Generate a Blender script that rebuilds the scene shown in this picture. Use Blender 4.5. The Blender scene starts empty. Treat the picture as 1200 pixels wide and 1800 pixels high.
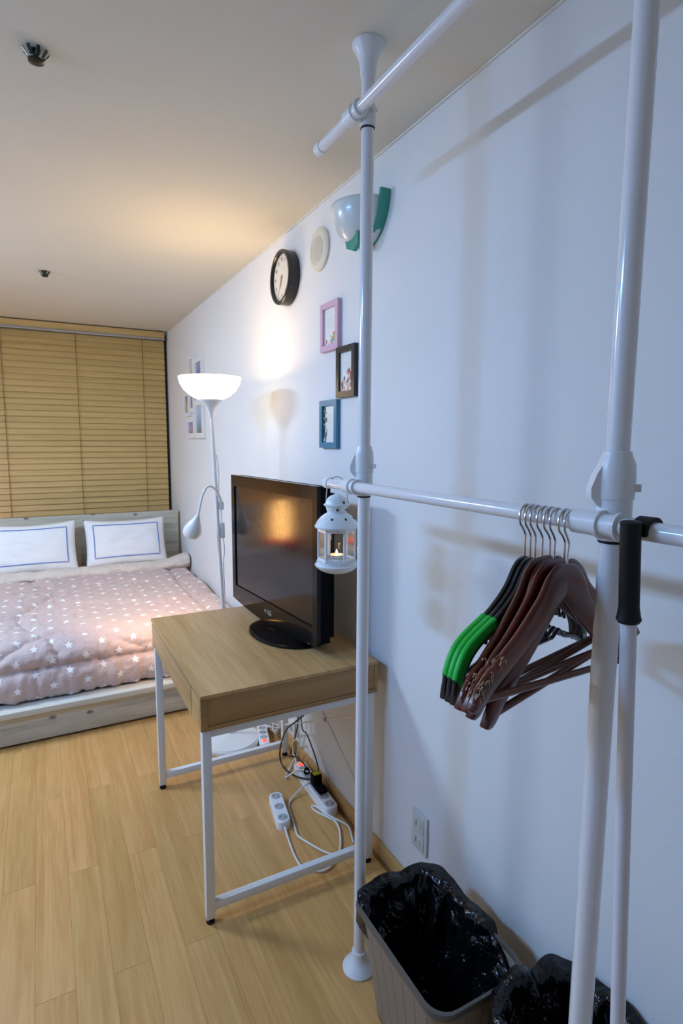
import bpy, bmesh, math, random
from math import sin, cos, pi, sqrt, radians
from mathutils import Vector, Matrix, noise
random.seed(7)
SC = bpy.context.scene
COL = SC.collection

# ------------------------------------------------------------------ camera, world, lights, exposure
XW, YB, ZC = 0.9723, 4.967, 2.30            # right wall, back wall, ceiling
cam_d = bpy.data.cameras.new('camera'); cam = bpy.data.objects.new('camera', cam_d); COL.objects.link(cam)
cam_d.sensor_fit = 'HORIZONTAL'; cam_d.sensor_width = 36.0; cam_d.lens = 998.55/1200*36.0
cam_d.clip_start = 0.02
yaw, pit, rol = .4864, -.125, .0055
F = Vector((sin(yaw)*cos(pit), cos(yaw)*cos(pit), sin(pit)))
R = Vector((cos(yaw), -sin(yaw), 0)); U = R.cross(F)
R2 = cos(rol)*R + sin(rol)*U; U2 = -sin(rol)*R + cos(rol)*U
cam.matrix_world = Matrix(((R2.x, U2.x, -F.x, 0), (R2.y, U2.y, -F.y, 0), (R2.z, U2.z, -F.z, 1.4247), (0, 0, 0, 1)))
SC.camera = cam

w = bpy.data.worlds.new('world'); SC.world = w; w.use_nodes = True
w.node_tree.nodes['Background'].inputs[0].default_value = (0.02, 0.03, 0.05, 1)   # night outside
w.node_tree.nodes['Background'].inputs[1].default_value = 0.3

def lamp(name, kind, loc, energy, color, **kw):
    d = bpy.data.lights.new(name, kind); d.energy = energy; d.color = color
    for k, v in kw.items(): setattr(d, k, v)
    o = bpy.data.objects.new(name, d); COL.objects.link(o); o.location = loc
    return o
# the room's cool white tube light, high on the left wall out of frame; its fixture is built below
for ky, ke, kc_ in ((1.50, 27, (.20, .47, 1.0)), (3.00, 35, (.58, .76, 1.0))):
    key = lamp('wall_light_tube', 'AREA', (-1.085, ky, 2.13), ke, kc_, shape='RECTANGLE', size=0.14, size_y=0.55)
    key.rotation_euler = (0, radians(-18 if ky < 2 else -24), 0)

SC.view_settings.view_transform = 'Standard'; SC.view_settings.look = 'None'
SC.view_settings.exposure = 0.0; SC.view_settings.gamma = 1.0; SC.view_settings.use_curve_mapping = False
SC.cycles.use_denoising = True
SC.cycles.max_bounces = 10; SC.cycles.diffuse_bounces = 5; SC.cycles.glossy_bounces = 4
SC.cycles.transmission_bounces = 8; SC.cycles.transparent_max_bounces = 12
SC.cycles.caustics_reflective = False; SC.cycles.caustics_refractive = False
SC.cycles.sample_clamp_indirect = 4.0

# ------------------------------------------------------------------ materials
def nt(name):
    m = bpy.data.materials.new(name); m.use_nodes = True
    t = m.node_tree; b = t.nodes['Principled BSDF']
    return m, t, b
def N(t, typ, **kw):
    n = t.nodes.new(typ)
    for k, v in kw.items(): setattr(n, k, v)
    return n
def Lk(t, a, b): t.links.new(a, b)
def val(x): return (x[0], x[1], x[2], 1)
def math_(t, op, a, b=None, c=None):
    n = N(t, 'ShaderNodeMath', operation=op)
    for i, x in enumerate((a, b, c)):
        if x is None: continue
        if isinstance(x, (int, float)): n.inputs[i].default_value = x
        else: Lk(t, x, n.inputs[i])
    return n.outputs[0]
def srgb(r, g, b):
    f = lambda c: (c/255/12.92 if c/255 <= .04045 else ((c/255+.055)/1.055)**2.4)
    return (f(r), f(g), f(b))
def bump(t, b, height, strength=.2, dist=.01):
    n = N(t, 'ShaderNodeBump'); n.inputs['Strength'].default_value = strength; n.inputs['Distance'].default_value = dist
    Lk(t, height, n.inputs['Height']); Lk(t, n.outputs[0], b.inputs['Normal'])
def plain(name, col, rough=.5, metal=0, bscale=0, bstr=.1, bdist=.002, coat=0, spec=None, emit=None, estr=0):
    m, t, b = nt(name)
    b.inputs['Base Color'].default_value = val(col); b.inputs['Roughness'].default_value = rough; b.inputs['Metallic'].default_value = metal
    if coat: b.inputs['Coat Weight'].default_value = coat; b.inputs['Coat Roughness'].default_value = .08
    if spec is not None: b.inputs['Specular IOR Level'].default_value = spec
    if emit: b.inputs['Emission Color'].default_value = val(emit); b.inputs['Emission Strength'].default_value = estr
    tc = N(t, 'ShaderNodeTexCoord'); nz = N(t, 'ShaderNodeTexNoise'); nz.inputs['Scale'].default_value = bscale or 60
    Lk(t, tc.outputs['Object'], nz.inputs['Vector'])
    mr = N(t, 'ShaderNodeMapRange'); mr.inputs['To Min'].default_value = max(0, rough-.04); mr.inputs['To Max'].default_value = min(1, rough+.04)
    Lk(t, nz.outputs['Fac'], mr.inputs['Value']); Lk(t, mr.outputs[0], b.inputs['Roughness'])
    if bscale: bump(t, b, nz.outputs['Fac'], bstr, bdist)
    return m
def wood(name, c1, c2, axis='Y', rough=.45, stretch=.06, scale=22, knots=False, vary=.0, coat=0, c3=None):
    m, t, b = nt(name)
    tc = N(t, 'ShaderNodeTexCoord'); oi = N(t, 'ShaderNodeObjectInfo')
    off = N(t, 'ShaderNodeVectorMath', operation='MULTIPLY_ADD')
    Lk(t, tc.outputs['Object'], off.inputs[0]); off.inputs[1].default_value = (1, 1, 1)
    rv = N(t, 'ShaderNodeCombineXYZ')
    for i, k in enumerate((17.3, 31.7, 11.1)): Lk(t, math_(t, 'MULTIPLY', oi.outputs['Random'], k), rv.inputs[i])
    Lk(t, rv.outputs[0], off.inputs[2])
    mp = N(t, 'ShaderNodeMapping'); s = [1, 1, 1]; s['XYZ'.index(axis)] = stretch
    mp.inputs['Scale'].default_value = s; Lk(t, off.outputs[0], mp.inputs['Vector'])
    n1 = N(t, 'ShaderNodeTexNoise'); n1.inputs['Scale'].default_value = scale; n1.inputs['Detail'].default_value = 6; n1.inputs['Roughness'].default_value = .6; n1.inputs['Distortion'].default_value = .6
    n2 = N(t, 'ShaderNodeTexNoise'); n2.inputs['Scale'].default_value = scale*6; n2.inputs['Detail'].default_value = 3
    Lk(t, mp.outputs[0], n1.inputs['Vector']); Lk(t, mp.outputs[0], n2.inputs['Vector'])
    f = math_(t, 'ADD', math_(t, 'MULTIPLY', n1.outputs['Fac'], .7), math_(t, 'MULTIPLY', n2.outputs['Fac'], .3))
    cr = N(t, 'ShaderNodeValToRGB'); cr.color_ramp.elements[0].position = .34; cr.color_ramp.elements[1].position = .66
    cr.color_ramp.elements[0].color = val(c1); cr.color_ramp.elements[1].color = val(c2)
    if c3:
        e = cr.color_ramp.elements.new(.5); e.color = val(c3)
    Lk(t, f, cr.inputs['Fac']); col = cr.outputs['Color']
    if knots:
        vo = N(t, 'ShaderNodeTexVoronoi', voronoi_dimensions='2D'); vo.inputs['Scale'].default_value = 7.0
        sx_ = N(t, 'ShaderNodeSeparateXYZ'); Lk(t, off.outputs[0], sx_.inputs[0]); cb_ = N(t, 'ShaderNodeCombineXYZ')
        Lk(t, math_(t, 'MULTIPLY', sx_.outputs[0], .6), cb_.inputs[0]); Lk(t, sx_.outputs[2], cb_.inputs[1]); Lk(t, cb_.outputs[0], vo.inputs['Vector'])
        kc_ = N(t, 'ShaderNodeSeparateColor'); Lk(t, vo.outputs['Color'], kc_.inputs[0])
        kr = N(t, 'ShaderNodeMapRange', interpolation_type='SMOOTHSTEP'); kr.inputs['From Min'].default_value = .03; kr.inputs['From Max'].default_value = .10
        kr.inputs['To Min'].default_value = .75; kr.inputs['To Max'].default_value = 0
        Lk(t, vo.outputs['Distance'], kr.inputs['Value'])
        mx = N(t, 'ShaderNodeMix', data_type='RGBA'); Lk(t, math_(t, 'MULTIPLY', kr.outputs[0], math_(t, 'GREATER_THAN', kc_.outputs[0], .42)), mx.inputs['Factor']); Lk(t, col, mx.inputs['A']); mx.inputs['B'].default_value = val((.06, .045, .035))
        col = mx.outputs['Result']
    if vary:
        hs = N(t, 'ShaderNodeHueSaturation')
        Lk(t, math_(t, 'MULTIPLY_ADD', oi.outputs['Random'], vary, 1-vary/2), hs.inputs['Value'])
        Lk(t, math_(t, 'MULTIPLY_ADD', oi.outputs['Random'], -vary*.05, .5+vary*.025), hs.inputs['Hue'])
        Lk(t, col, hs.inputs['Color']); col = hs.outputs['Color']
    Lk(t, col, b.inputs['Base Color']); b.inputs['Roughness'].default_value = rough
    if coat: b.inputs['Coat Weight'].default_value = coat; b.inputs['Coat Roughness'].default_value = .15
    bump(t, b, f, .12, .002)
    return m
def glass(name, col=(1, 1, 1), rough=.02, thin=.85):
    m = bpy.data.materials.new(name); m.use_nodes = True; t = m.node_tree; t.nodes.clear()
    o = N(t, 'ShaderNodeOutputMaterial'); tr = N(t, 'ShaderNodeBsdfTransparent'); gl = N(t, 'ShaderNodeBsdfGlossy'); fr = N(t, 'ShaderNodeFresnel'); mx = N(t, 'ShaderNodeMixShader')
    tr.inputs[0].default_value = val(col); gl.inputs['Roughness'].default_value = rough; fr.inputs[0].default_value = 1.5
    Lk(t, math_(t, 'MULTIPLY', fr.outputs[0], .55), mx.inputs[0]); Lk(t, tr.outputs[0], mx.inputs[1]); Lk(t, gl.outputs[0], mx.inputs[2]); Lk(t, mx.outputs[0], o.inputs[0])
    return m

def wallpaper(name, col, s1=420, st=.18):
    m, t, b = nt(name)
    tc = N(t, 'ShaderNodeTexCoord'); n1 = N(t, 'ShaderNodeTexNoise'); n1.inputs['Scale'].default_value = s1; n1.inputs['Detail'].default_value = 3
    mp = N(t, 'ShaderNodeMapping'); mp.inputs['Scale'].default_value = (1, 1, .45)
    Lk(t, tc.outputs['Object'], mp.inputs['Vector']); Lk(t, mp.outputs[0], n1.inputs['Vector'])
    n2 = N(t, 'ShaderNodeTexNoise'); n2.inputs['Scale'].default_value = 2.2; Lk(t, tc.outputs['Object'], n2.inputs['Vector'])
    cr = N(t, 'ShaderNodeValToRGB'); cr.color_ramp.elements[0].position = .3; cr.color_ramp.elements[1].position = .7
    cr.color_ramp.elements[0].color = val([c*.965 for c in col]); cr.color_ramp.elements[1].color = val(col)
    Lk(t, n2.outputs['Fac'], cr.inputs['Fac']); Lk(t, cr.outputs[0], b.inputs['Base Color'])
    b.inputs['Roughness'].default_value = .75; b.inputs['Specular IOR Level'].default_value = .25
    bump(t, b, n1.outputs['Fac'], st, .002)
    return m
M = {}
M['wall'] = wallpaper('wallpaper', (.80, .80, .79))
M['ceiling'] = wallpaper('ceiling_paper', (.76, .73, .63), 300, .1)
M['plank'] = wood('floor_laminate', srgb(192, 140, 78), srgb(220, 170, 106), 'Y', .36, .05, 26, vary=.12, c3=srgb(207, 155, 92))
M['floor_sub'] = plain('floor_joint', srgb(150, 108, 62), .6)
M['base'] = wood('baseboard_wood', srgb(196, 150, 88), srgb(222, 180, 118), 'Y', .45, .04, 24)
M['blind'] = wood('blind_wood', srgb(192, 160, 98), srgb(218, 186, 122), 'X', .5, .03, 30, vary=.07)
M['blind_cord'] = plain('blind_cord', srgb(120, 88, 44), .8)
M['rail_grey'] = plain('rail_grey_metal', (.45, .46, .48), .35, .8)
M['nightglass'] = plain('night_window_glass', (.006, .007, .009), .06)
M['frame_dark'] = plain('dark_window_frame', (.03, .03, .035), .4)
M['bedwood'] = wood('whitewashed_pine', srgb(150, 146, 128), srgb(206, 203, 190), 'X', .6, .07, 20, knots=True, c3=srgb(188, 184, 168))
M['bedrail'] = wood('whitewashed_rail', srgb(196, 192, 178), srgb(222, 219, 208), 'X', .6, .05, 20)
M['desk'] = wood('desk_oak', srgb(166, 128, 82), srgb(206, 168, 116), 'Y', .42, .05, 14, c3=srgb(190, 150, 98))
M['desk_x'] = wood('desk_oak_side', srgb(150, 112, 66), srgb(186, 146, 92), 'X', .42, .04, 20)
M['desk_gap_shade'] = plain('desk_shadow_gap', srgb(92, 66, 40), .7)  # darker brown paints the shade in the gaps round the drawer
M['white_steel'] = plain('white_painted_steel', (.80, .80, .79), .32)
M['rack'] = plain('rack_white_lacquer', (.80, .79, .80), .16, coat=.4)
M['rackpl'] = plain('rack_white_plastic', (.80, .80, .80), .3)
M['rubber'] = plain('black_rubber', (.008, .008, .009), .5, spec=.25)
M['blackgloss'] = plain('black_gloss_plastic', (.006, .006, .006), .08, spec=.22)
M['blackmat'] = plain('black_matt_plastic', (.006, .006, .007), .6, bscale=240, bstr=.1, spec=.05)
M['standgloss'] = plain('stand_black_gloss', (.003, .003, .004), .04, spec=.16)
M['screen'] = plain('lcd_screen', (.006, .006, .008), .11, spec=.42)
M['silver'] = plain('silver_mark', (.75, .76, .78), .3, .6)
M['lampwhite'] = plain('lamp_white_plastic', (.82, .82, .80), .25)
M['bowl'] = plain('lamp_bowl_lit', (.85, .84, .80), .35, emit=(1.0, .76, .44), estr=5.0)
M['bulb'] = plain('lamp_bulb_lit', (.9, .85, .7), .3, emit=(1.0, .72, .40), estr=12)
M['lantern'] = plain('lantern_enamel', (.78, .82, .82), .28)
M['lglass'] = glass('lantern_glass', (.93, .95, .95))
M['wax'] = plain('candle_wax', (.85, .55, .35), .5, emit=(1.0, .45, .18), estr=1.1)
M['flame'] = plain('flame', (1, .8, .4), .5, emit=(1.0, .78, .42), estr=9)
M['tin'] = plain('tealight_tin', (.7, .72, .75), .3, .8)
M['darkhole'] = plain('star_cutout_dark', (.01, .012, .02), .8)
M['chrome'] = plain('chrome_wire', (.62, .62, .64), .18, 1)
M['hblack'] = plain('hanger_black_plastic', (.012, .012, .014), .35, coat=.2)
M['hgreen'] = plain('hanger_green_rubber', srgb(6, 190, 60), .5)
M['hwood'] = wood('hanger_mahogany', srgb(54, 16, 5), srgb(110, 38, 13), 'X', .30, .12, 24, vary=.25, coat=.15)
M['hbar'] = wood('hanger_bar_wood', srgb(78, 40, 24), srgb(112, 64, 40), 'X', .4, .06, 30)
M['hchip'] = plain('hanger_chipped_paint', srgb(190, 160, 135), .7, bscale=300, bstr=.5)
M['bin'] = plain('basket_taupe_plastic', srgb(128, 116, 104), .42)
M['binrim'] = plain('basket_rim_plastic', srgb(88, 84, 76), .35)
M['strip'] = plain('power_strip_white', (.82, .82, .82), .32)
M['socket'] = plain('socket_well', (.42, .42, .43), .45)
M['pin'] = plain('socket_hole_dark', (.03, .03, .03), .6)
M['redsw'] = plain('lit_red_switch', (.8, .05, .03), .3, emit=(1, .08, .04), estr=1.6)
M['cablew'] = plain('white_cable', (.76, .74, .70), .4)
M['cableg'] = plain('cream_cable', (.62, .55, .44), .5)
M['cableb'] = plain('black_cable', (.015, .015, .016), .4)
M['yellow'] = plain('yellow_sticker', srgb(205, 205, 40), .6)
M['outlet'] = plain('outlet_ivory', (.66, .68, .62), .35)
M['outlet2'] = plain('outlet_cover', (.60, .63, .58), .3)
M['clockblk'] = plain('clock_black_rim', (.016, .014, .012), .3)
M['dial'] = plain('clock_dial_cream', (.72, .69, .60), .6)
M['ink'] = plain('clock_ink', (.30, .25, .18), .6)
M['speaker'] = plain('speaker_ivory', (.74, .70, .56), .5)
M['spkgrille'] = plain('speaker_grille', (.60, .57, .46), .7, bscale=500, bstr=.6)
M['sconceglass'] = plain('sconce_frosted_glass', (.66, .73, .72), .22, coat=.3)
M['green'] = plain('sconce_green_glass', (.01, .30, .22), .08, coat=.5)
M['sprinkler'] = plain('sprinkler_bronze', (.035, .04, .03), .3, .6)
M['pink'] = plain('frame_pink', srgb(212, 176, 196), .45)
M['blackfr'] = plain('frame_black', (.022, .020, .020), .35)
M['teal'] = plain('frame_teal', srgb(66, 128, 158), .4)
M['whitefr'] = plain('frame_white', (.80, .80, .79), .45)
M['pillow'] = plain('pillow_cotton', (.92, .92, .91), .85, bscale=30, bstr=.15, bdist=.01)
M['blueline'] = plain('pillow_blue_stitching', srgb(98, 130, 198), .8)
M['fleece'] = plain('fleece_lining', srgb(236, 224, 212), .95, bscale=120, bstr=1.0, bdist=.012)
M['sheet'] = plain('mattress_ticking', (.75, .74, .72), .9)
M['mop'] = plain('mop_white_tube', (.74, .73, .78), .3)
M['red'] = plain('stool_red_fabric', srgb(150, 20, 14), .6)
M['tablelamp'] = plain('paper_lamp_lit', (.8, .6, .3), .6, emit=(1.0, .52, .16), estr=13)
M['redglow'] = plain('red_base_added_glow', (.5, .03, .02), .3, emit=(1, .06, .03), estr=1.2)  # glow added so the red shows in the television's reflection
M['fixture'] = plain('ceiling_fixture_white', (.8, .8, .8), .5)
M['fixture_lit'] = plain('ceiling_diffuser_lit', (.8, .85, .9), .5, emit=(.6, .76, 1), estr=3)

def liner_mat():
    m, t, b = nt('black_bin_liner'); b.inputs['Base Color'].default_value = (.004, .004, .005, 1); b.inputs['Roughness'].default_value = .13
    b.inputs['Specular IOR Level'].default_value = .38
    tc = N(t, 'ShaderNodeTexCoord'); n1 = N(t, 'ShaderNodeTexNoise'); n1.inputs['Scale'].default_value = 11; n1.inputs['Detail'].default_value = 3; n1.inputs['Distortion'].default_value = 1.6
    Lk(t, tc.outputs['Object'], n1.inputs['Vector']); bump(t, b, n1.outputs['Fac'], .8, .03)
    return m
M['liner'] = liner_mat()

def quilt_mat():
    m, t, b = nt('quilt_star_cotton')
    uv = N(t, 'ShaderNodeUVMap'); sp = N(t, 'ShaderNodeSeparateXYZ'); Lk(t, uv.outputs[0], sp.inputs[0])
    DX, DY, RO = .150, .058, .0195
    vr = math_(t, 'DIVIDE', sp.outputs[1], DY); row = math_(t, 'FLOOR', vr)
    fy = math_(t, 'MULTIPLY', math_(t, 'SUBTRACT', math_(t, 'FRACT', vr), .5), DY)
    par = math_(t, 'MULTIPLY', math_(t, 'FLOORED_MODULO', row, 2.0), .5)
    ur = math_(t, 'ADD', math_(t, 'DIVIDE', sp.outputs[0], DX), par)
    fx = math_(t, 'MULTIPLY', math_(t, 'SUBTRACT', math_(t, 'FRACT', ur), .5), DX)
    r = math_(t, 'SQRT', math_(t, 'ADD', math_(t, 'MULTIPLY', fx, fx), math_(t, 'MULTIPLY', fy, fy)))
    a = math_(t, 'ARCTAN2', fx, fy); s = 2*pi/5
    bb = math_(t, 'ABSOLUTE', math_(t, 'SUBTRACT', math_(t, 'FLOORED_MODULO', math_(t, 'ADD', a, s/2), s), s/2))
    px = math_(t, 'MULTIPLY', r, math_(t, 'COSINE', bb)); py = math_(t, 'MULTIPLY', r, math_(t, 'SINE', bb))
    ri = RO*.46; dx = ri*cos(pi/5)-RO; dy = ri*sin(pi/5)
    cr = math_(t, 'SUBTRACT', math_(t, 'MULTIPLY', py, dx), math_(t, 'MULTIPLY', math_(t, 'SUBTRACT', px, RO), dy))
    mask = math_(t, 'GREATER_THAN', cr, 0.0)
    mx = N(t, 'ShaderNodeMix', data_type='RGBA'); Lk(t, mask, mx.inputs['Factor'])
    mx.inputs['A'].default_value = val(srgb(198, 177, 172)); mx.inputs['B'].default_value = val((.86, .86, .88))
    Lk(t, mx.outputs['Result'], b.inputs['Base Color']); b.inputs['Roughness'].default_value = .85
    b.inputs['Sheen Weight'].default_value = .2
    tc = N(t, 'ShaderNodeTexCoord'); n1 = N(t, 'ShaderNodeTexNoise'); n1.inputs['Scale'].default_value = 30; n1.inputs['Detail'].default_value = 4; n1.inputs['Distortion'].default_value = .8
    Lk(t, tc.outputs['Object'], n1.inputs['Vector']); bump(t, b, n1.outputs['Fac'], .6, .012)
    return m
M['quilt'] = quilt_mat()

def bin_mat():          # perforated taupe plastic: columns of small holes and fine ribs, laid out in UV (metres round the wall, metres up)
    m, t, b = nt('basket_perforated_plastic')
    uv = N(t, 'ShaderNodeUVMap'); sp = N(t, 'ShaderNodeSeparateXYZ'); Lk(t, uv.outputs[0], sp.inputs[0])
    fu = math_(t, 'FRACT', math_(t, 'DIVIDE', sp.outputs[0], .046)); fv = math_(t, 'FRACT', math_(t, 'DIVIDE', sp.outputs[1], .0072))
    hole = math_(t, 'MULTIPLY', math_(t, 'LESS_THAN', fu, .09), math_(t, 'LESS_THAN', fv, .55))
    rng = math_(t, 'MULTIPLY', math_(t, 'GREATER_THAN', sp.outputs[1], .05), math_(t, 'LESS_THAN', sp.outputs[1], .262))
    hole = math_(t, 'MULTIPLY', hole, rng)
    rib = math_(t, 'MULTIPLY', math_(t, 'LESS_THAN', math_(t, 'FRACT', math_(t, 'DIVIDE', sp.outputs[1], .0055)), .35), rng)
    mx = N(t, 'ShaderNodeMix', data_type='RGBA'); Lk(t, hole, mx.inputs['Factor'])
    mx.inputs['A'].default_value = val(srgb(134, 122, 110)); mx.inputs['B'].default_value = val((.02, .02, .02))
    Lk(t, mx.outputs['Result'], b.inputs['Base Color']); b.inputs['Roughness'].default_value = .42
    bump(t, b, math_(t, 'SUBTRACT', 1.0, rib), .6, .0015)
    return m
M['binperf'] = bin_mat()

def print_mat(name, blobs, corner):     # a white card with a faint verse and a small bunch of printed colour in one corner
    m, t, b = nt(name)
    uv = N(t, 'ShaderNodeUVMap'); sp = N(t, 'ShaderNodeSeparateXYZ'); Lk(t, uv.outputs[0], sp.inputs[0])
    vo = N(t, 'ShaderNodeTexVoronoi'); vo.inputs['Scale'].default_value = 10; Lk(t, uv.outputs[0], vo.inputs['Vector'])
    cr = N(t, 'ShaderNodeValToRGB'); cr.color_ramp.interpolation = 'CONSTANT'
    for i, c in enumerate(blobs):
        e = cr.color_ramp.elements[i] if i < 2 else cr.color_ramp.elements.new(.5)
        e.position = i/len(blobs); e.color = val(c)
    sc = N(t, 'ShaderNodeSeparateColor'); Lk(t, vo.outputs['Color'], sc.inputs[0]); Lk(t, sc.outputs[0], cr.inputs['Fac'])
    x = math_(t, 'SUBTRACT', sp.outputs[0], corner[0]); y = math_(t, 'SUBTRACT', sp.outputs[1], corner[1])
    d = math_(t, 'SQRT', math_(t, 'ADD', math_(t, 'MULTIPLY', math_(t, 'MULTIPLY', x, x), corner[2]), math_(t, 'MULTIPLY', math_(t, 'MULTIPLY', y, y), corner[3])))
    near = math_(t, 'LESS_THAN', math_(t, 'ADD', d, math_(t, 'MULTIPLY', sc.outputs[1], .35)), .85)
    blob = math_(t, 'MULTIPLY', near, math_(t, 'LESS_THAN', vo.outputs['Distance'], .7))
    line = math_(t, 'LESS_THAN', math_(t, 'FRACT', math_(t, 'MULTIPLY', sp.outputs[1], 22)), .3)
    inr = math_(t, 'MULTIPLY', math_(t, 'LESS_THAN', math_(t, 'ABSOLUTE', math_(t, 'SUBTRACT', sp.outputs[0], .5)), .26), math_(t, 'LESS_THAN', math_(t, 'ABSOLUTE', math_(t, 'SUBTRACT', sp.outputs[1], .62)), .13))
    ink = math_(t, 'MULTIPLY', math_(t, 'MULTIPLY', line, inr), .22)
    m1 = N(t, 'ShaderNodeMix', data_type='RGBA'); Lk(t, ink, m1.inputs['Factor']); m1.inputs['A'].default_value = val((.82, .82, .80)); m1.inputs['B'].default_value = val((.2, .2, .2))
    m2 = N(t, 'ShaderNodeMix', data_type='RGBA'); Lk(t, blob, m2.inputs['Factor']); Lk(t, m1.outputs['Result'], m2.inputs['A']); Lk(t, cr.outputs[0], m2.inputs['B'])
    Lk(t, m2.outputs['Result'], b.inputs['Base Color']); b.inputs['Roughness'].default_value = .35
    return m
def photo_mat(name, stops):
    m, t, b = nt(name)
    uv = N(t, 'ShaderNodeUVMap'); sp = N(t, 'ShaderNodeSeparateXYZ'); Lk(t, uv.outputs[0], sp.inputs[0])
    nz = N(t, 'ShaderNodeTexNoise'); nz.inputs['Scale'].default_value = 7; nz.inputs['Detail'].default_value = 5; Lk(t, uv.outputs[0], nz.inputs['Vector'])
    f = math_(t, 'ADD', sp.outputs[1], math_(t, 'MULTIPLY', math_(t, 'SUBTRACT', nz.outputs['Fac'], .5), .5))
    cr = N(t, 'ShaderNodeValToRGB')
    for i, c in enumerate(stops):
        e = cr.color_ramp.elements[i] if i < 2 else cr.color_ramp.elements.new(.5)
        e.position = i/(len(stops)-1); e.color = val(c)
    Lk(t, f, cr.inputs['Fac']); Lk(t, cr.outputs[0], b.inputs['Base Color']); b.inputs['Roughness'].default_value = .3
    return m

# ------------------------------------------------------------------ mesh helpers (world coordinates; a child is stored relative to its thing's base)
ORG = {}
def empty(name, loc, label, cat, group=None, rz=0):
    o = bpy.data.objects.new(name, None); COL.objects.link(o); o.location = loc; o.rotation_euler = (0, 0, rz); o.empty_display_size = .05
    o['label'] = label; o['category'] = cat
    if group: o['group'] = group
    ORG[o.name] = Vector(loc)
    return o
def tag(o, label=None, cat=None, group=None, kind=None):
    if label: o['label'] = label
    if cat: o['category'] = cat
    if group: o['group'] = group
    if kind: o['kind'] = kind
    return o
class MB:
    def __init__(s): s.bm = bmesh.new(); s.uv = s.bm.loops.layers.uv.new('UVMap')
    def face(s, vs):
        try: return s.bm.faces.new(vs)
        except ValueError: return None
    def box(s, a, b, bev=0.0, mat=None, seg=2):
        t = bmesh.new(); bmesh.ops.create_cube(t, size=1)
        for v in t.verts:
            v.co = Vector([(a[i]+b[i])/2 + v.co[i]*(b[i]-a[i]) for i in range(3)])
        if bev: bmesh.ops.bevel(t, geom=list(t.edges), offset=bev, segments=seg, affect='EDGES', profile=.6)
        if mat is not None: t.transform(mat)
        s.merge(t); return s
    def merge(s, t):
        mp = {}
        for v in t.verts: mp[v] = s.bm.verts.new(v.co)
        for f in t.faces: s.face([mp[v] for v in f.verts])
        t.free()
    def tube(s, pts, r, n=10, cap=True, closed=False):
        pts = [Vector(p) for p in pts]; m = len(pts)
        rs = r if isinstance(r, (list, tuple)) else [r]*m
        rings = []; up = None
        for i, p in enumerate(pts):
            if closed: d = pts[(i+1) % m]-pts[i-1]
            else: d = pts[min(i+1, m-1)]-pts[max(i-1, 0)]
            d = d.normalized() if d.length > 1e-9 else Vector((0, 0, 1))
            if up is None: up = d.orthogonal().normalized()
            else:
                up = up-d*up.dot(d); up = up.normalized() if up.length > 1e-6 else d.orthogonal().normalized()
            w_ = d.cross(up)
            rings.append([s.bm.verts.new(p+(up*cos(2*pi*k/n)+w_*sin(2*pi*k/n))*rs[i]) for k in range(n)])
        for i in range(m if closed else m-1):
            A, B = rings[i], rings[(i+1) % m]
            for k in range(n): s.face([A[k], A[(k+1) % n], B[(k+1) % n], B[k]])
        if cap and not closed: s.face(rings[0][::-1]); s.face(rings[-1])
        return s
    def lathe(s, prof, c=(0, 0, 0), axis='Z', n=32, sx=1, sy=1, mat=None, cap0=True, cap1=True):
        c = Vector(c); rings = []
        for r, h in prof:
            ring = []
            for k in range(n):
                a = 2*pi*k/n; x, y = r*cos(a)*sx, r*sin(a)*sy
                p = Vector((x, y, h)) if axis == 'Z' else (Vector((h, x, y)) if axis == 'X' else Vector((x, h, y)))
                if mat is not None: p = mat @ p
                ring.append(s.bm.verts.new(c+p))
            rings.append(ring)
        for A, B in zip(rings, rings[1:]):
            for k in range(n): s.face([A[k], A[(k+1) % n], B[(k+1) % n], B[k]])
        if cap0: s.face(rings[0][::-1])
        if cap1: s.face(rings[-1])
        return s
    def prism(s, poly, h0, h1, f):
        """poly: 2D outline; f(u, v, h) -> 3D point"""
        A = [s.bm.verts.new(f(u, v, h0)) for u, v in poly]; B = [s.bm.verts.new(f(u, v, h1)) for u, v in poly]; n = len(poly)
        s.face(A[::-1]); s.face(B)
        for i in range(n): s.face([A[i], A[(i+1) % n], B[(i+1) % n], B[i]])
        return s
    def ring_prism(s, outer, inner, h0, h1, f):
        n = len(outer); V = [[s.bm.verts.new(f(u, v, h)) for u, v in P] for P in (outer, inner) for h in (h0, h1)]
        o0, o1, i0, i1 = V
        for k in range(n):
            j = (k+1) % n
            s.face([o0[k], o0[j], o1[j], o1[k]]); s.face([i0[j], i0[k], i1[k], i1[j]])
            s.face([o0[j], o0[k], i0[k], i0[j]]); s.face([o1[k], o1[j], i1[j], i1[k]])
        return s
    def grid(s, nu, nv, f, uvf=None, closed_u=False):
        V = [[s.bm.verts.new(f(i/nu, j/nv)) for j in range(nv+1)] for i in range(nu if closed_u else nu+1)]
        for i in range(nu):
            i2 = (i+1) % nu if closed_u else i+1
            for j in range(nv):
                fc = s.face([V[i][j], V[i2][j], V[i2][j+1], V[i][j+1]])
                if fc and uvf:
                    for lp, (a, b) in zip(fc.loops, ((i, j), (i+1, j), (i+1, j+1), (i, j+1))): lp[s.uv].uv = uvf(a/nu, b/nv)
        return V
    def quad(s, pts):
        fc = s.face([s.bm.verts.new(p) for p in pts])
        for lp, u in zip(fc.loops, ((0, 0), (1, 0), (1, 1), (0, 1))): lp[s.uv].uv = u
        return s
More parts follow.
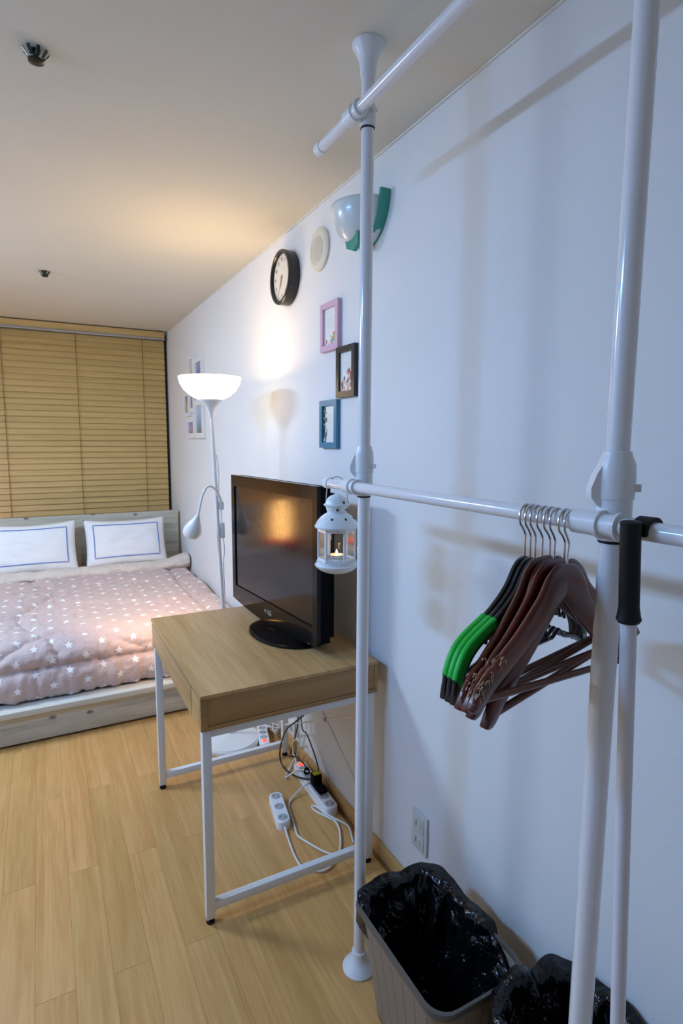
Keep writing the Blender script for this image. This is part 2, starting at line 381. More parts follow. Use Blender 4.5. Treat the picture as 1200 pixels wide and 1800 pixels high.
    def build(s, name, mat, parent=None, ang=.6, label=None, recalc=True, sub=0, solid=0):
        if recalc: bmesh.ops.recalc_face_normals(s.bm, faces=list(s.bm.faces))
        me = bpy.data.meshes.new(name)
        org = ORG.get(parent.name, Vector()) if parent is not None else Vector()
        if org.length: s.bm.transform(Matrix.Translation(-org))
        s.bm.to_mesh(me); s.bm.free()
        me.materials.append(mat)
        me.shade_smooth(); me.set_sharp_from_angle(angle=ang)
        o = bpy.data.objects.new(name, me); COL.objects.link(o)
        if parent is not None: o.parent = parent
        ORG[o.name] = org
        if label: o['label'] = label
        if solid:
            md = o.modifiers.new('solid', 'SOLIDIFY'); md.thickness = solid; md.offset = 0
        if sub:
            md = o.modifiers.new('sub', 'SUBSURF'); md.levels = sub; md.render_levels = sub
        return o
def smooth_path(pts, k=6, closed=False):
    P = [Vector(p) for p in pts]; n = len(P); out = []
    for i in range(n if closed else n-1):
        g = (lambda j: P[j % n]) if closed else (lambda j: P[max(0, min(n-1, j))])
        p0, p1, p2, p3 = g(i-1), g(i), g(i+1), g(i+2)
        for q in range(k):
            u = q/k
            out.append(.5*((2*p1)+(p2-p0)*u+(2*p0-5*p1+4*p2-p3)*u*u+(3*p1-p0-3*p2+p3)*u**3))
    if not closed: out.append(P[-1])
    return out
def rrect(x0, x1, y0, y1, r, n=5):
    out = []
    for cx, cy, a0 in ((x1-r, y1-r, 0), (x0+r, y1-r, pi/2), (x0+r, y0+r, pi), (x1-r, y0+r, 1.5*pi)):
        for i in range(n+1):
            a = a0+pi/2*i/n; out.append((cx+r*cos(a), cy+r*sin(a)))
    return out
def resample(poly, n):
    L_ = [0]; m = len(poly)
    for k in range(m): L_.append(L_[-1]+math.hypot(poly[(k+1) % m][0]-poly[k][0], poly[(k+1) % m][1]-poly[k][1]))
    out, i = [], 0
    for k in range(n):
        d = L_[-1]*k/n
        while L_[i+1] < d: i += 1
        f = (d-L_[i])/max(1e-9, L_[i+1]-L_[i]); p, q_ = poly[i], poly[(i+1) % m]
        out.append((p[0]+(q_[0]-p[0])*f, p[1]+(q_[1]-p[1])*f))
    return out
def copy_tree(o, parent=None):
    c = o.copy(); COL.objects.link(c)
    if parent is not None: c.parent = parent
    for ch in list(o.children): copy_tree(ch, c)
    return c
def star(cx, cy, r, ri=.45): return [(cx+(r if k % 2 == 0 else r*ri)*sin(k*pi/5), cy+(r if k % 2 == 0 else r*ri)*cos(k*pi/5)) for k in range(10)]

# ------------------------------------------------------------------ the room
XL, YF = -1.36, -1.25
def struct(o): o['kind'] = 'structure'; return o
fl = struct(MB().box((XL-.1, YF-.1, -.12), (XW+.1, YB+.1, -.005)).build('floor', M['floor_sub']))
struct(MB().box((XL-.1, YF-.1, ZC), (XW+.1, YB+.1, ZC+.1)).build('ceiling', M['ceiling']))
struct(MB().box((XW, YF-.1, -.1), (XW+.1, YB+.1, ZC)).build('wall_right', M['wall']))
struct(MB().box((XL-.1, YF-.1, -.1), (XL, YB+.1, ZC)).build('wall_left', M['wall']))
struct(MB().box((XL, YB, -.1), (XW, YB+.1, ZC)).build('wall_back', M['wall']))
struct(MB().box((XL, YF-.1, -.1), (XW, YF, ZC)).build('wall_front', M['wall']))
struct(MB().box((XW-.011, YF, 0), (XW, YB, .053), .002).build('baseboard_right', M['base']))
struct(MB().box((XW-.006, YF, ZC-.006), (XW, YB, ZC), .002).build('trim_1', plain('ceiling_edge_trim', (.78, .76, .70), .6)))
# laminate planks: running bond, 94 mm wide
PW, PL = .0939, .915
plank_me = None
def plank_at(x, y0, y1):
    global plank_me
    full = abs((y1-y0)-PL) < 1e-4
    if full and plank_me is not None:
        o = bpy.data.objects.new('plank', plank_me); COL.objects.link(o)
    else:
        L = y1-y0
        o = MB().box((0, 0, -.008), (PW-.0003, L-.0004, 0), .0004, seg=1).build('plank', M['plank'])
        if full: plank_me = o.data
    o.location = (x, y0, 0); o.parent = fl
i = -4
x0 = .008-PW*9
for c in range(20):
    x = x0+PW*c
    k0 = 1.483 if (c % 2 == 0) else 1.930
    y = k0-PL*2
    while y < 3.05:
        wdt = min(XW-.011, x+PW)-x
        if wdt > .03 and y+PL > -.3: plank_at(x, y, y+PL)
        y += PL
# columns of planks left of the frame or under the bed: seen only in reflections
stf = MB().box((XL, YF, -.008), (x0-.0005, 4.967, -.0002)).box((x0, 3.76, -.008), (XW-.011, 4.967, -.0002)).box((x0, YF, -.008), (XW-.011, -.35, -.0002))
stf.build('floor_beyond', M['plank'], fl)

# ------------------------------------------------------------------ window and blind
win = MB().box((-1.355, YB-.006, .55), (XW-.001, YB-.001, 2.27)).build('window_1', M['nightglass']); struct(win)
wf = MB()
for a, b in (((-1.35, .55), (-1.29, 2.27)), ((-.25, .55), (-.19, 2.27)), ((-1.29, .55), (-.25, .60)), ((-1.29, 2.22), (-.25, 2.27)), ((-.19, .55), (XW-.03, .60)), ((-.19, 2.22), (XW-.03, 2.27))):
    wf.box((a[0], YB-.018, a[1]), (b[0], YB-.006, b[1]), .003)
wf.build('window_frame', M['frame_dark'], win)
yb = 4.92
bl = empty('wooden_blind', (-.2, yb, 2.28), 'closed honey-brown wooden slatted blind covering the window behind the bed', 'blind')
BX0, BX1 = -1.33, .946
MB().box((BX0, yb-.03, 2.243), (BX1, yb-.012, 2.292), .002).build('valance', M['blind'], bl)
MB().box((BX0, yb-.034, 2.226), (BX1+.004, yb+.012, 2.244), .002).build('headrail', M['rail_grey'], bl, label='grey metal headrail')
pitch, tilt = .0447, radians(74)
t_ = bmesh.new(); bmesh.ops.create_cube(t_, size=1)
sl = MB().box((BX0, -.025, -.0014), (BX1, .025, .0014), .0008, seg=1, mat=Matrix.Rotation(tilt, 4, 'X'))
zt = 2.20
s0 = sl.build('slat', M['blind'])
nsl = 37
for k in range(nsl):
    o = s0 if k == 0 else s0.copy()
    if k: COL.objects.link(o)
    o.parent = bl; o.location = Vector((0, yb, zt-pitch*k))-Vector(bl.location)
MB().box((BX0, yb-.014, zt-pitch*nsl-.005), (BX1, yb+.014, zt-pitch*nsl+.018), .003).build('bottom_rail', M['blind'], bl)
for xc in (-.70, -.212, .285, .772):
    MB().tube([(xc, yb-.018, 2.235), (xc, yb-.018, zt-pitch*nsl)], .0022, 6).build('cord', M['blind_cord'], bl)

# ------------------------------------------------------------------ bed
bed = empty('bed_frame', (.1, 3.75, 0), 'low whitewashed pine bed frame with a knotty headboard', 'bed')
BL, BR = -.75, .952
MB().box((BL, 4.602, .05), (BR, 4.645, .866), .004).build('headboard', M['bedwood'], bed)
MB().box((BL+.02, 4.596, .09), (BR-.02, 4.602, .11)).build('headboard_batten', M['bedrail'], bed)
MB().box((BL, 2.905, .012), (BR-.005, 2.93, .150), .003).build('foot_panel', M['bedwood'], bed)
MB().box((BL, 2.88, .150), (BR-.005, 3.03, .178), .004).build('foot_rail', M['bedrail'], bed)
MB().box((BR-.035, 3.03, .03), (BR-.005, 4.60, .178), .003).build('side_rail', M['bedrail'], bed)
MB().box((BL, 3.03, .03), (BL+.03, 4.60, .178), .003).build('side_rail', M['bedrail'], bed)
MB().box((BL+.03, 3.03, .12), (BR-.035, 4.60, .15)).build('slat_base', M['bedrail'], bed)
for x in (BL+.05, BR-.08):
    for y in (2.96, 4.5): MB().box((x-.03, y-.03, 0), (x+.03, y+.03, .12), .003).build('leg', M['bedwood'], bed)
tag(MB().box((BL+.04, 3.04, .151), (BR-.04, 4.59, .395), .05, seg=4).build('mattress', M['sheet']), 'white mattress hidden under the star quilt on the pine bed', 'mattress')
# quilt: profile along v (front hem -> seam -> crest -> top -> under the fold)
prof = [(2.995, .192), (2.968, .205), (2.950, .235), (2.944, .270), (2.946, .305), (2.952, .330), (2.954, .338), (2.956, .350), (2.962, .378), (2.980, .408), (3.012, .434), (3.06, .450), (3.12, .459), (3.30, .462), (3.6, .463), (3.9, .463), (4.15, .462), (4.40, .462), (4.5, .456)]
pp = smooth_path([(0, a, b) for a, b in prof], 8)
acc = [0]
for a, b in zip(pp, pp[1:]): acc.append(acc[-1]+(b-a).length)
LV = acc[-1]
def prof_at(s):
    d = s*LV; lo, hi = 0, len(acc)-1
    while hi-lo > 1:
        mid = (lo+hi)//2
        if acc[mid] <= d: lo = mid
        else: hi = mid
    u = (d-acc[lo])/max(1e-9, acc[hi]-acc[lo]); p = pp[lo].lerp(pp[hi], u); tn = (pp[hi]-pp[lo]).normalized()
    return p, Vector((0, -tn.z, tn.y)), d
SEAMV = acc[6*8]
def nz(x, y, z, s): return noise.noise(Vector((x*s, y*s, z*s)))
XQ0, XQ1 = -.75, .962
def seamdist(x, d):
    """signed-free distance to the quilting seams (front seam, right border seam, long curved quilting lines)"""
    ds = [abs(d-SEAMV)]
    ds.append(abs(x-(.80+.012*sin(d*5))) if d > SEAMV else 9)
    if d > SEAMV:
        c1 = .10+.10*sin((x+.15)*7.5)                     # scallop just above the front seam
        ds.append(abs(d-(SEAMV+c1+.02)) if -.5 < x < .42 else 9)
        ds.append(abs(d-(SEAMV+.62+.10*sin(x*6.0+1))))
        ds.append(abs(x-(-.06+.09*sin(d*6+.6))))
        ds.append(abs(d-(SEAMV+1.12+.07*sin(x*7.0))))
    return min(ds)
def quilt(u, v):
    x = XQ0+(XQ1-XQ0)*u; p, n, d = prof_at(v)
    q = seamdist(x, d); puff = 1-math.exp(-q/.026)
    h = .030*puff-.020
    ridge = math.exp(-q/.05)
    h += ridge*.010*nz(x*4+q, d*4, 3, 9) + .008*nz(x, d, 1, 5) + .0065*nz(x*1.6, d, 5, 17)+.0022*nz(x, d, 9, 45)
    h += .012*max(0, nz(x*1.3+.3*nz(x, d, 2, 6), d*.55, 8, 11))**1.5*(1 if d > SEAMV else .4)
    if d < SEAMV: h += .010*nz(x, d*.2, 7, 20)*min(1, (SEAMV-d)/.05)+.006*nz(x*2, d, 2, 12)+.008*nz(x, d*.1, 4, 46)
    px = x
    if x > .88:                                            # right edge rolls down along the wall
        k = (x-.88)/(XQ1-.88); h -= .0*k; p = p-n*(.055*k**3)
    if -.45 < x < .12 and d > .5: h += .008*abs(nz(x*2.2, d*.7, 4, 8))   # rumpled area on the left
    y = p.y+n.y*h; z = p.z+n.z*h
    if x > .84 and v < .3: pass
    return Vector((px, y, z))
mb = MB(); mb.grid(190, 210, quilt, lambda a, b: (XQ0+(XQ1-XQ0)*a, b*LV))
quiltob = mb.build('star_quilt', M['quilt'], ang=3.2, solid=.006)
tag(quiltob, 'dusty pink quilt scattered with white stars spread over the bed', 'quilt')
# fleece side of the quilt folded back in a long roll below the pillows
def fold(u, v):
    x = XQ0+(.985-XQ0)*u; x = min(x, .966)
    lift = .035*max(0, (x-.74)/.22)**1.5
    a = 2*pi*v; ry = .074+.014*nz(x, 0, 0, 6); rz = .040+.012*nz(x, 3, 0, 8)+.010*math.exp(-((x-.90)/.08)**2)
    if u > .985: ry *= .6; rz *= .6
    rr = 1+.16*nz(x*1.5, cos(a), sin(a), 7)+.09*nz(x*3, cos(a), sin(a), 12)
    yc = 4.345+.014*nz(x, 9, 1, 4)-.03*max(0, (x-.78)/.18)
    return Vector((x, yc+ry*cos(a)*rr, .484+lift+rz*sin(a)*rr+.004*nz(x*3, a, 0, 12)))
mb = MB(); V = mb.grid(120, 20, lambda a, b: fold(a, b)); bmesh.ops.remove_doubles(mb.bm, verts=mb.bm.verts, dist=1e-5)
mb.build('lining_fold', M['fleece'], quiltob, ang=3.2, label='cream fleece lining folded back')

def pillow(name, xc, w_, ybot, zbot, ytop, ztop, label, seed, sag=0):
    dv = Vector((0, ytop-ybot, ztop-zbot)); H = dv.length; dv.normalize(); nrm = Vector((0, -dv.z, dv.y))
    c = Vector((xc, (ybot+ytop)/2, (zbot+ztop)/2))
    def shape(a, b, side):
        ed = ((1-a**4)*(1-b**4)); t = .075*max(0, (1-abs(a)**2.6)*(1-abs(b)**2.6))**.55
        pin = 1-.045*(1-abs(b)**2)*abs(a)**3; pin2 = 1-.05*(1-abs(a)**2)*abs(b)**3
        wr = .007*nz(a*1.2+seed, b*1.2, side, 2.4)+.007*nz(a*2+seed, b*6+a*2.5, side, 1.6)*ed+.003*nz(a*5, b*12+a*4+seed, side, 1.2)*ed
        x = a*w_/2*pin; y = b*H/2*pin2 - sag*(1-a*a)*max(0, b)
        return c+Vector((x, 0, 0))+dv*y+nrm*(side*(t+wr*min(1, t*30)))
    r = empty(name, (xc, (ybot+ytop)/2, zbot), label, 'pillow', 'white pillows against the headboard')
    mb = MB(); mb.grid(44, 30, lambda u, v: shape(2*u-1, 2*v-1, 1)); mb.grid(44, 30, lambda u, v: shape(2*u-1, 2*v-1, -1))
    bmesh.ops.remove_doubles(mb.bm, verts=mb.bm.verts, dist=.002)
    cv = mb.build('cushion', M['pillow'], r, ang=3.2)
    pts = []
    for a0, b0, a1, b1 in ((-.80, -.66, .80, -.66), (.80, -.66, .80, .72), (.80, .72, -.80, .72), (-.80, .72, -.80, -.66)):
        for k in range(16): pts.append(shape(a0+(a1-a0)*k/16, b0+(b1-b0)*k/16, 1)+nrm*.0025)
    MB().tube(pts, .0032, 6, closed=True).build('border_stitching', M['blueline'], r, label='blue stitched border')
    return r
pillow('pillow', .540, .575, 4.415, .495, 4.535, .835, 'white pillow with blue border nearest the wall with the picture frames', 1.3, .012)
pillow('pillow', -.105, .62, 4.415, .490, 4.535, .845, 'white pillow with blue border at the left edge of the photo', 6.1, .02)

# ------------------------------------------------------------------ desk
TX0, TX1, TY0, TY1, TZ, TB = .356, .934, 1.506, 2.294, .7174, .611
desk = empty('desk', ((TX0+TX1)/2, (TY0+TY1)/2, 0), 'light oak desk with one drawer and white steel legs, carrying the television', 'desk')
MB().box((TX0, TY0, TZ-.012), (TX1, TY1, TZ), .0012).build('tabletop', M['desk'], desk)
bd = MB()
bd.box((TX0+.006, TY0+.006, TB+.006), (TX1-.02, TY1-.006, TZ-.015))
bd.build('drawer_box', M['desk_gap_shade'], desk)
MB().box((TX0+.001, TY0+.001, TB), (TX0+.020, TY0+.016, TZ-.0135), .001).build('corner_post', M['desk_x'], desk)
MB().box((TX0+.020, TY0+.003, TB+.014), (TX1-.012, TY0+.016, TZ-.0135), .001).build('side_panel', M['desk_x'], desk)
MB().box((TX0+.020, TY0+.001, TB), (TX1-.001, TY0+.016, TB+.0125), .001).build('bottom_rail', M['desk_x'], desk)
MB().box((TX1-.012, TY0+.001, TB+.013), (TX1-.001, TY0+.016, TZ-.0135), .001).build('corner_post', M['desk_x'], desk)
MB().box((TX0+.02, TY1-.016, TB), (TX1-.001, TY1-.001, TZ-.0135), .001).build('side_panel', M['desk_x'], desk)
MB().box((TX1-.016, TY0+.016, TB), (TX1-.001, TY1-.016, TZ-.0135), .001).build('rear_panel', M['desk'], desk)
MB().box((TX0+.001, TY0+.0165, TB+.002), (TX0+.018, TY0+.112, TZ-.018), .001).build('front_rail', M['desk'], desk)
MB().box((TX0, TY0+.115, TB+.002), (TX0+.018, TY1-.018, TZ-.018), .001).build('drawer_front', M['desk'], desk)
LG = .026
for nm, x, y in (('a', TX0+.006, TY0+.010), ('b', TX1-.006-LG, TY0+.010), ('c', TX0+.006, TY1-.010-LG), ('d', TX1-.006-LG, TY1-.010-LG)):
    lg = MB().box((x, y, .018), (x+LG, y+LG, TB-.0005), .0015).build('leg', M['white_steel'], desk)
    MB().lathe([(.004, .018), (.006, .010), (.012, .009), (.013, .004), (.012, 0)], (x+LG/2, y+LG/2, 0), n=16).build('foot', M['rubber'], lg, label='black adjustable foot')
for y in (TY0+.010, TY1-.010-LG):
    MB().box((TX0+.006+LG, y+.002, .042), (TX1-.006-LG, y+LG-.002, .068), .0015).build('stretcher', M['white_steel'], desk)
    MB().box((TX0+.006+LG, y+.002, TB-.026), (TX1-.006-LG, y+LG-.002, TB-.0005), .0015).build('top_bar', M['white_steel'], desk)
yr0, yr1 = TY0+.010+LG, TY1-.010-LG
for z0, z1, xo in ((.523, .150, .0), (.196, .588, .005)):
    MB().tube([(TX1-.022+xo, yr0-.004, z0), (TX1-.022+xo, yr1+.004, z1)], .0034, 8).build('brace_rod', M['white_steel'], desk)
MB().lathe([(.007, -.004), (.007, .004)], (TX1-.026, 1.847, .364), 'X', 10).build('brace_bolt', M['rail_grey'], desk)

# ------------------------------------------------------------------ television (local frame: front faces -X, width along Y)
tv = empty('television', (.737, 1.976, TZ), 'black flat-screen television with a glossy round stand on the oak desk', 'television', rz=.086)
ORG[tv.name] = Vector()
W2, Z0, Z1 = .3585, .036, .563
def outline(i, bow):
    o = [(-W2+i, Z1-i)] + [(-W2+i+(2*W2-2*i)*k/20, 0) for k in range(21)][0:0]
    bot = [(-W2+i+(2*W2-2*i)*k/24, Z0+i-bow*(1-(2*k/24-1)**2)) for k in range(25)]
    top = [(W2-i-(2*W2-2*i)*k/24, Z1-i) for k in range(25)]
    return bot+top
outer = outline(0, .026)
sx0, sx1, sz0, sz1 = -W2+.030, W2-.030, Z0+.058, Z1-.045
inner = [(sx0+(sx1-sx0)*k/24, sz0) for k in range(25)]+[(sx1-(sx1-sx0)*k/24, sz1) for k in range(25)]
fv = lambda y, z, h: Vector((h, y, z))
MB().ring_prism(outer, inner, 0, .014, fv).build('bezel', M['blackgloss'], tv)
MB().prism([(sx0-.002, sz0-.002), (sx1+.002, sz0-.002), (sx1+.002, sz1+.002), (sx0-.002, sz1+.002)], .005, .013, fv).build('screen', M['screen'], tv, label='dark glossy screen')
hs = MB(); hs.prism(outline(.003, .022), .014, .052, fv)
hs.prism([(a*.96, .06+(b-.06)*.97) for a, b in outline(.012, .0)], .052, .082, fv)
hs.build('rear_housing', M['blackmat'], tv)
vt = MB()
for k in range(22): vt.box((.056, -W2*.96+.0095, .09+k*.020), (.079, -W2*.96+.0125, .097+k*.020))
vt.build('side_vents', M['blackmat'], tv)['kind'] = 'stuff'
MB().box((.02, -.06, .012), (.05, .06, .07), .008).build('neck', M['blackgloss'], tv)
MB().lathe([(.150, 0), (.154, .004), (.152, .009), (.14, .013), (.10, .017), (.07, .021), (.05, .024)], (.030, -.092, 0), n=48, sx=.86, sy=1.20).build('stand', M['standgloss'], tv, label='glossy black oval stand')
def text(body, size, loc, mat, parent, rot, ext=.0008):
    c = bpy.data.curves.new('lettering', 'FONT'); c.body = body; c.size = size; c.align_x = 'CENTER'; c.align_y = 'CENTER'; c.extrude = ext
    o = bpy.data.objects.new('lettering', c); COL.objects.link(o); o.data.materials.append(mat); o.parent = parent; o.location = loc; o.rotation_euler = rot
    dg = bpy.context.evaluated_depsgraph_get(); me = bpy.data.meshes.new_from_object(o.evaluated_get(dg))
    bpy.data.objects.remove(o); o = bpy.data.objects.new('lettering', me); COL.objects.link(o); o.parent = parent; o.location = loc; o.rotation_euler = rot
    return o
text('LG', .026, (-.0006, -.004, Z0+.021), M['silver'], tv, (pi/2, 0, -pi/2)).name = 'silver_lettering'
MB().lathe([(.0075, -.0012), (.0075, 0)], (0, .032, Z0+.021), 'X', 16).build('emblem', plain('grey_emblem', (.25, .25, .26), .3), tv)

# ------------------------------------------------------------------ floor lamp
lx, ly = .729, 2.493
fla = empty('floor_lamp', (lx, ly, 0), 'white floor lamp with a lit bowl shade and a drooping reading arm, behind the desk', 'lamp')
MB().lathe([(.133, 0), (.137, .004), (.137, .018), (.130, .028), (.10, .036), (.05, .041), (.02, .044)], (lx, ly, 0), n=40).build('base', M['lampwhite'], fla)
top = Vector((.672, ly, 1.545)); bot = Vector((lx, ly, .04))
MB().tube([bot, bot.lerp(top, .5), top], .0085, 14).build('pole', M['lampwhite'], fla)
bc = (.669, ly, 0)
MB().lathe([(.009, 1.525), (.012, 1.545), (.020, 1.565), (.036, 1.585), (.056, 1.598)], bc, n=32, cap1=False).build('bowl_holder', M['lampwhite'], fla, solid=.002)
MB().lathe([(.004, 1.598), (.052, 1.598), (.085, 1.615), (.110, 1.637), (.127, 1.664), (.134, 1.690), (.134, 1.694), (.131, 1.694), (.124, 1.664), (.107, 1.640), (.083, 1.619), (.05, 1.603), (.004, 1.602)], bc, n=44, cap0=False, cap1=False).build('bowl_shade', M['bowl'], fla, label='glowing white bowl shade')
blb = MB().lathe([(.003, 1.604), (.013, 1.606), (.014, 1.622), (.022, 1.638), (.024, 1.650), (.018, 1.664), (.004, 1.670)], bc, n=20).build('bulb', M['bulb'], fla, label='warm lit bulb')
pl = lamp('bowl_light', 'POINT', (.669-lx, 0, 1.672), 3.2, (1.0, .55, .20), shadow_soft_size=.02); pl.parent = fla
arm = smooth_path([(.711, ly-.002, 1.130), (.697, ly-.012, 1.175), (.672, ly-.02, 1.214), (.645, ly-.02, 1.222), (.622, ly-.02, 1.192), (.604, ly-.02, 1.125), (.598, ly-.02, 1.096)], 6)
MB().tube(arm, .0055, 10).build('reading_arm', M['lampwhite'], fla)
clipz = MB().lathe([(.0125, 1.115), (.0125, 1.150)], (.7075, ly, 0), n=14).build('arm_clip', M['lampwhite'], fla)
ax = Vector((-.22, .42, -.88)).normalized(); q = Vector((0, 0, -1)).rotation_difference(ax).to_matrix().to_4x4()
MB().lathe([(.006, .004), (.010, -.006), (.017, -.025), (.029, -.048), (.039, -.072), (.041, -.088), (.036, -.104), (.033, -.104), (.037, -.088), (.035, -.072), (.025, -.048), (.012, -.020)], (.598, ly-.02, 1.098), n=28, mat=q, cap1=False).build('reading_shade', M['lampwhite'], fla, label='white teardrop reading shade')
sp = lamp('reading_light', 'SPOT', Vector((.598-lx, -.02, 1.098))+ax*.107, 34.0, (1.0, .64, .32), spot_size=radians(66), spot_blend=.9, shadow_soft_size=.015)
sp.parent = fla
tgt = Vector((.50, 3.27, .46))-Vector((.598, ly-.02, 1.098)); sp.rotation_euler = tgt.to_track_quat('-Z', 'Y').to_euler()
px_ = lambda z: .729-.057*(z-.04)/1.505
MB().box((px_(1.02)+.009, ly-.012, .985), (px_(1.02)+.027, ly+.006, 1.055), .004).build('switch', M['lampwhite'], fla)
cd_ = lambda zs: smooth_path([(px_(z)+o, ly-.004, z) for z, o in zs], 5)
MB().tube(cd_([(1.36, .010), (1.28, .016), (1.19, .011), (1.12, .016), (1.05, .018)]), .0022, 8).tube(cd_([(.99, .018), (.93, .022), (.85, .013), (.60, .011), (.30, .012), (.10, .012), (.045, .02)]), .0022, 8).build('cord', M['lampwhite'], fla)

# ------------------------------------------------------------------ things on the right wall
cl = empty('wall_clock', (XW, 2.315, 2.101), 'round wall clock with a thick black rim and cream dial', 'clock')
MB().lathe([(.100, -.001), (.109, -.003), (.110, -.045), (.107, -.049), (.097, -.049), (.093, -.043), (.093, -.036)], (XW, 2.315, 2.101), 'X', 48, cap1=False).build('rim', M['clockblk'], cl)
MB().lathe([(.094, -.030), (.094, -.036)], (XW, 2.315, 2.101), 'X', 40).build('dial', M['dial'], cl)
for k in range(12):
    a = 2*pi*k/12; n_ = 12 if k == 0 else k
    text(str(n_), .021, Vector((-.0372, -.072*sin(a), .072*cos(a))), M['ink'], cl, (pi/2, 0, -pi/2), .0003).name = 'numeral'
for a, L, w_, nm in ((radians(200), .045, .0022, 'hour_hand'), (radians(208), .066, .0016, 'minute_hand')):
    mb = MB(); dy, dz = -sin(a), cos(a); x = XW-.0385-(.001 if nm == 'minute_hand' else 0)
    mb.prism([(-w_, -.012), (w_, -.012), (w_*.6, L), (-w_*.6, L)], 0, .0008, lambda u, v, h: Vector((x-h, 2.315+dy*v+dz*u, 2.101+dz*v-dy*u))); mb.build(nm, M['ink'], cl)
MB().lathe([(.004, -.037), (.004, -.041)], (XW, 2.315, 2.101), 'X', 12).build('hand_hub', M['ink'], cl)

spk = empty('wall_speaker', (XW, 2.017, 2.135), 'round cream speaker cover on the wall beside the black clock', 'speaker')
MB().lathe([(.078, -.0005), (.078, -.008), (.070, -.014), (.056, -.015), (.052, -.012), (.046, -.012)], (XW, 2.017, 2.135), 'X', 40, cap1=False).build('rim', M['speaker'], spk)
MB().lathe([(.0465, -.008), (.0465, -.0125), (.03, -.0145), (.004, -.015)], (XW, 2.017, 2.135), 'X', 36).build('grille', M['spkgrille'], spk)

SY, SZ, SR = 1.657, 2.170, .118
sco = empty('wall_sconce', (XW, SY, SZ), 'frosted glass wall lamp with green glass edging, high up behind the white pole', 'lamp')
def sc_shape(u, v):
    a = pi*(u-.5); k = cos(v*pi/2*.97)**.85            # u sweeps round from right to left, v from the rim down
    r = SR*.93*k; d = .115*k
    return Vector((XW-.008-d*cos(a), SY+r*sin(a), SZ-.012-.118*sin(v*pi/2)))
mb = MB(); mb.grid(36, 18, sc_shape); mb.build('bowl_shade', M['sconceglass'], sco, ang=3.2, solid=.004)
def rib_(u, v, ro):
    a = pi*(u-.5)*1.0
    return Vector((XW-.001-.034*v, SY+ro*sin(a)*(1.02 if True else 1), SZ+.004-(ro+.016)*cos(a)))
mb = MB(); nU = 30
O = mb.grid(nU, 3, lambda u, v: rib_(u, v, SR+.004)); I = mb.grid(nU, 3, lambda u, v: rib_(u, v, SR-.006))
for i in range(nU):
    for j in (0, 3): mb.face([O[i][j], O[i+1][j], I[i+1][j], I[i][j]])
for i in (0, nU):
    for j in range(3): mb.face([O[i][j], O[i][j+1], I[i][j+1], I[i][j]])
mb.build('glass_edging', M['green'], sco, ang=.8, label='green glass band')
mb = MB()
mb.prism([(-.042, 0), (-.008, .034), (.042, .022), (.040, -.030), (0, -.046), (-.034, -.030)], 0, .012, lambda u, v, h: Vector((XW-.074+h-.18*v, SY-.012+u, SZ-.106+v)))
mb.build('glass_finial', M['green'], sco, ang=.4, label='green glass tip')

def frame(name, y0, y1, z0, z1, mat, bw, depth, pm, label, cat='picture', group=None):
    r = empty(name, (XW, (y0+y1)/2, z0), label, cat, group)
    f = lambda y, z, h: Vector((XW-.0006-h, y, z))
    o = [(y0, z0), (y1, z0), (y1, z1), (y0, z1)]; i = [(y0+bw, z0+bw), (y1-bw, z0+bw), (y1-bw, z1-bw), (y0+bw, z1-bw)]
    MB().ring_prism(o, i, 0, depth, f).build('frame', mat, r)
    e = .001
    MB().quad([f(y1-bw+e, z0+bw-e, depth*.45), f(y0+bw-e, z0+bw-e, depth*.45), f(y0+bw-e, z1-bw+e, depth*.45), f(y1-bw+e, z1-bw+e, depth*.45)]).build('print', pm, r, recalc=False)
    MB().box((XW-.0006-depth*.4, y0+bw*.5, z0+bw*.5), (XW-.0006, y1-bw*.5, z1-bw*.5)).build('backing', mat, r)
    return r
pm1 = print_mat('print_flowers', [srgb(230, 160, 60), srgb(120, 170, 210), srgb(150, 190, 90), srgb(220, 110, 110)], (.95, 0.0, .8, 5.5))
pm2 = print_mat('print_blossom', [srgb(60, 60, 70), srgb(220, 150, 130), srgb(180, 190, 200), srgb(150, 80, 70)], (.85, .05, 1.0, 2.2))
pm3 = print_mat('print_vine', [srgb(60, 110, 70), srgb(80, 130, 120), srgb(90, 70, 70), srgb(70, 90, 60)], (.0, .35, 6.0, .8))
GF = 'small picture frames on the white wall'
frame('picture_frame', 1.846, 1.989, 1.752, 1.925, M['pink'], .021, .016, pm1, 'pink picture frame, highest of the three beside the clock', group=GF)
frame('picture_frame', 1.722, 1.858, 1.577, 1.753, M['blackfr'], .021, .016, pm2, 'black picture frame half beside the white pole', group=GF)
frame('picture_frame', 1.853, 1.995, 1.397, 1.574, M['teal'], .021, .016, pm3, 'teal blue picture frame, lowest of the three above the television', group=GF)
ph = {'A': [(.20, .17, .22), (.45, .42, .5), (.65, .6, .65)], 'B': [(.5, .28, .08), (.6, .4, .2), (.30, .22, .18), (.62, .6, .6)], 'C': [(.12, .12, .3), (.08, .1, .32), (.3, .35, .55)],
      'D': [(.35, .2, .08), (.5, .33, .12), (.2, .15, .12), (.1, .12, .14)], 'E': [(.2, .22, .22), (.12, .14, .16), (.4, .45, .45)], 'F': [(.25, .2, .2), (.5, .3, .35), (.15, .22, .5), (.2, .3, .6)], 'G': [(.15, .15, .12), (.25, .35, .5), (.12, .25, .6), (.5, .6, .75)]}
GP = 'white photo frames clustered on the wall above the bed'
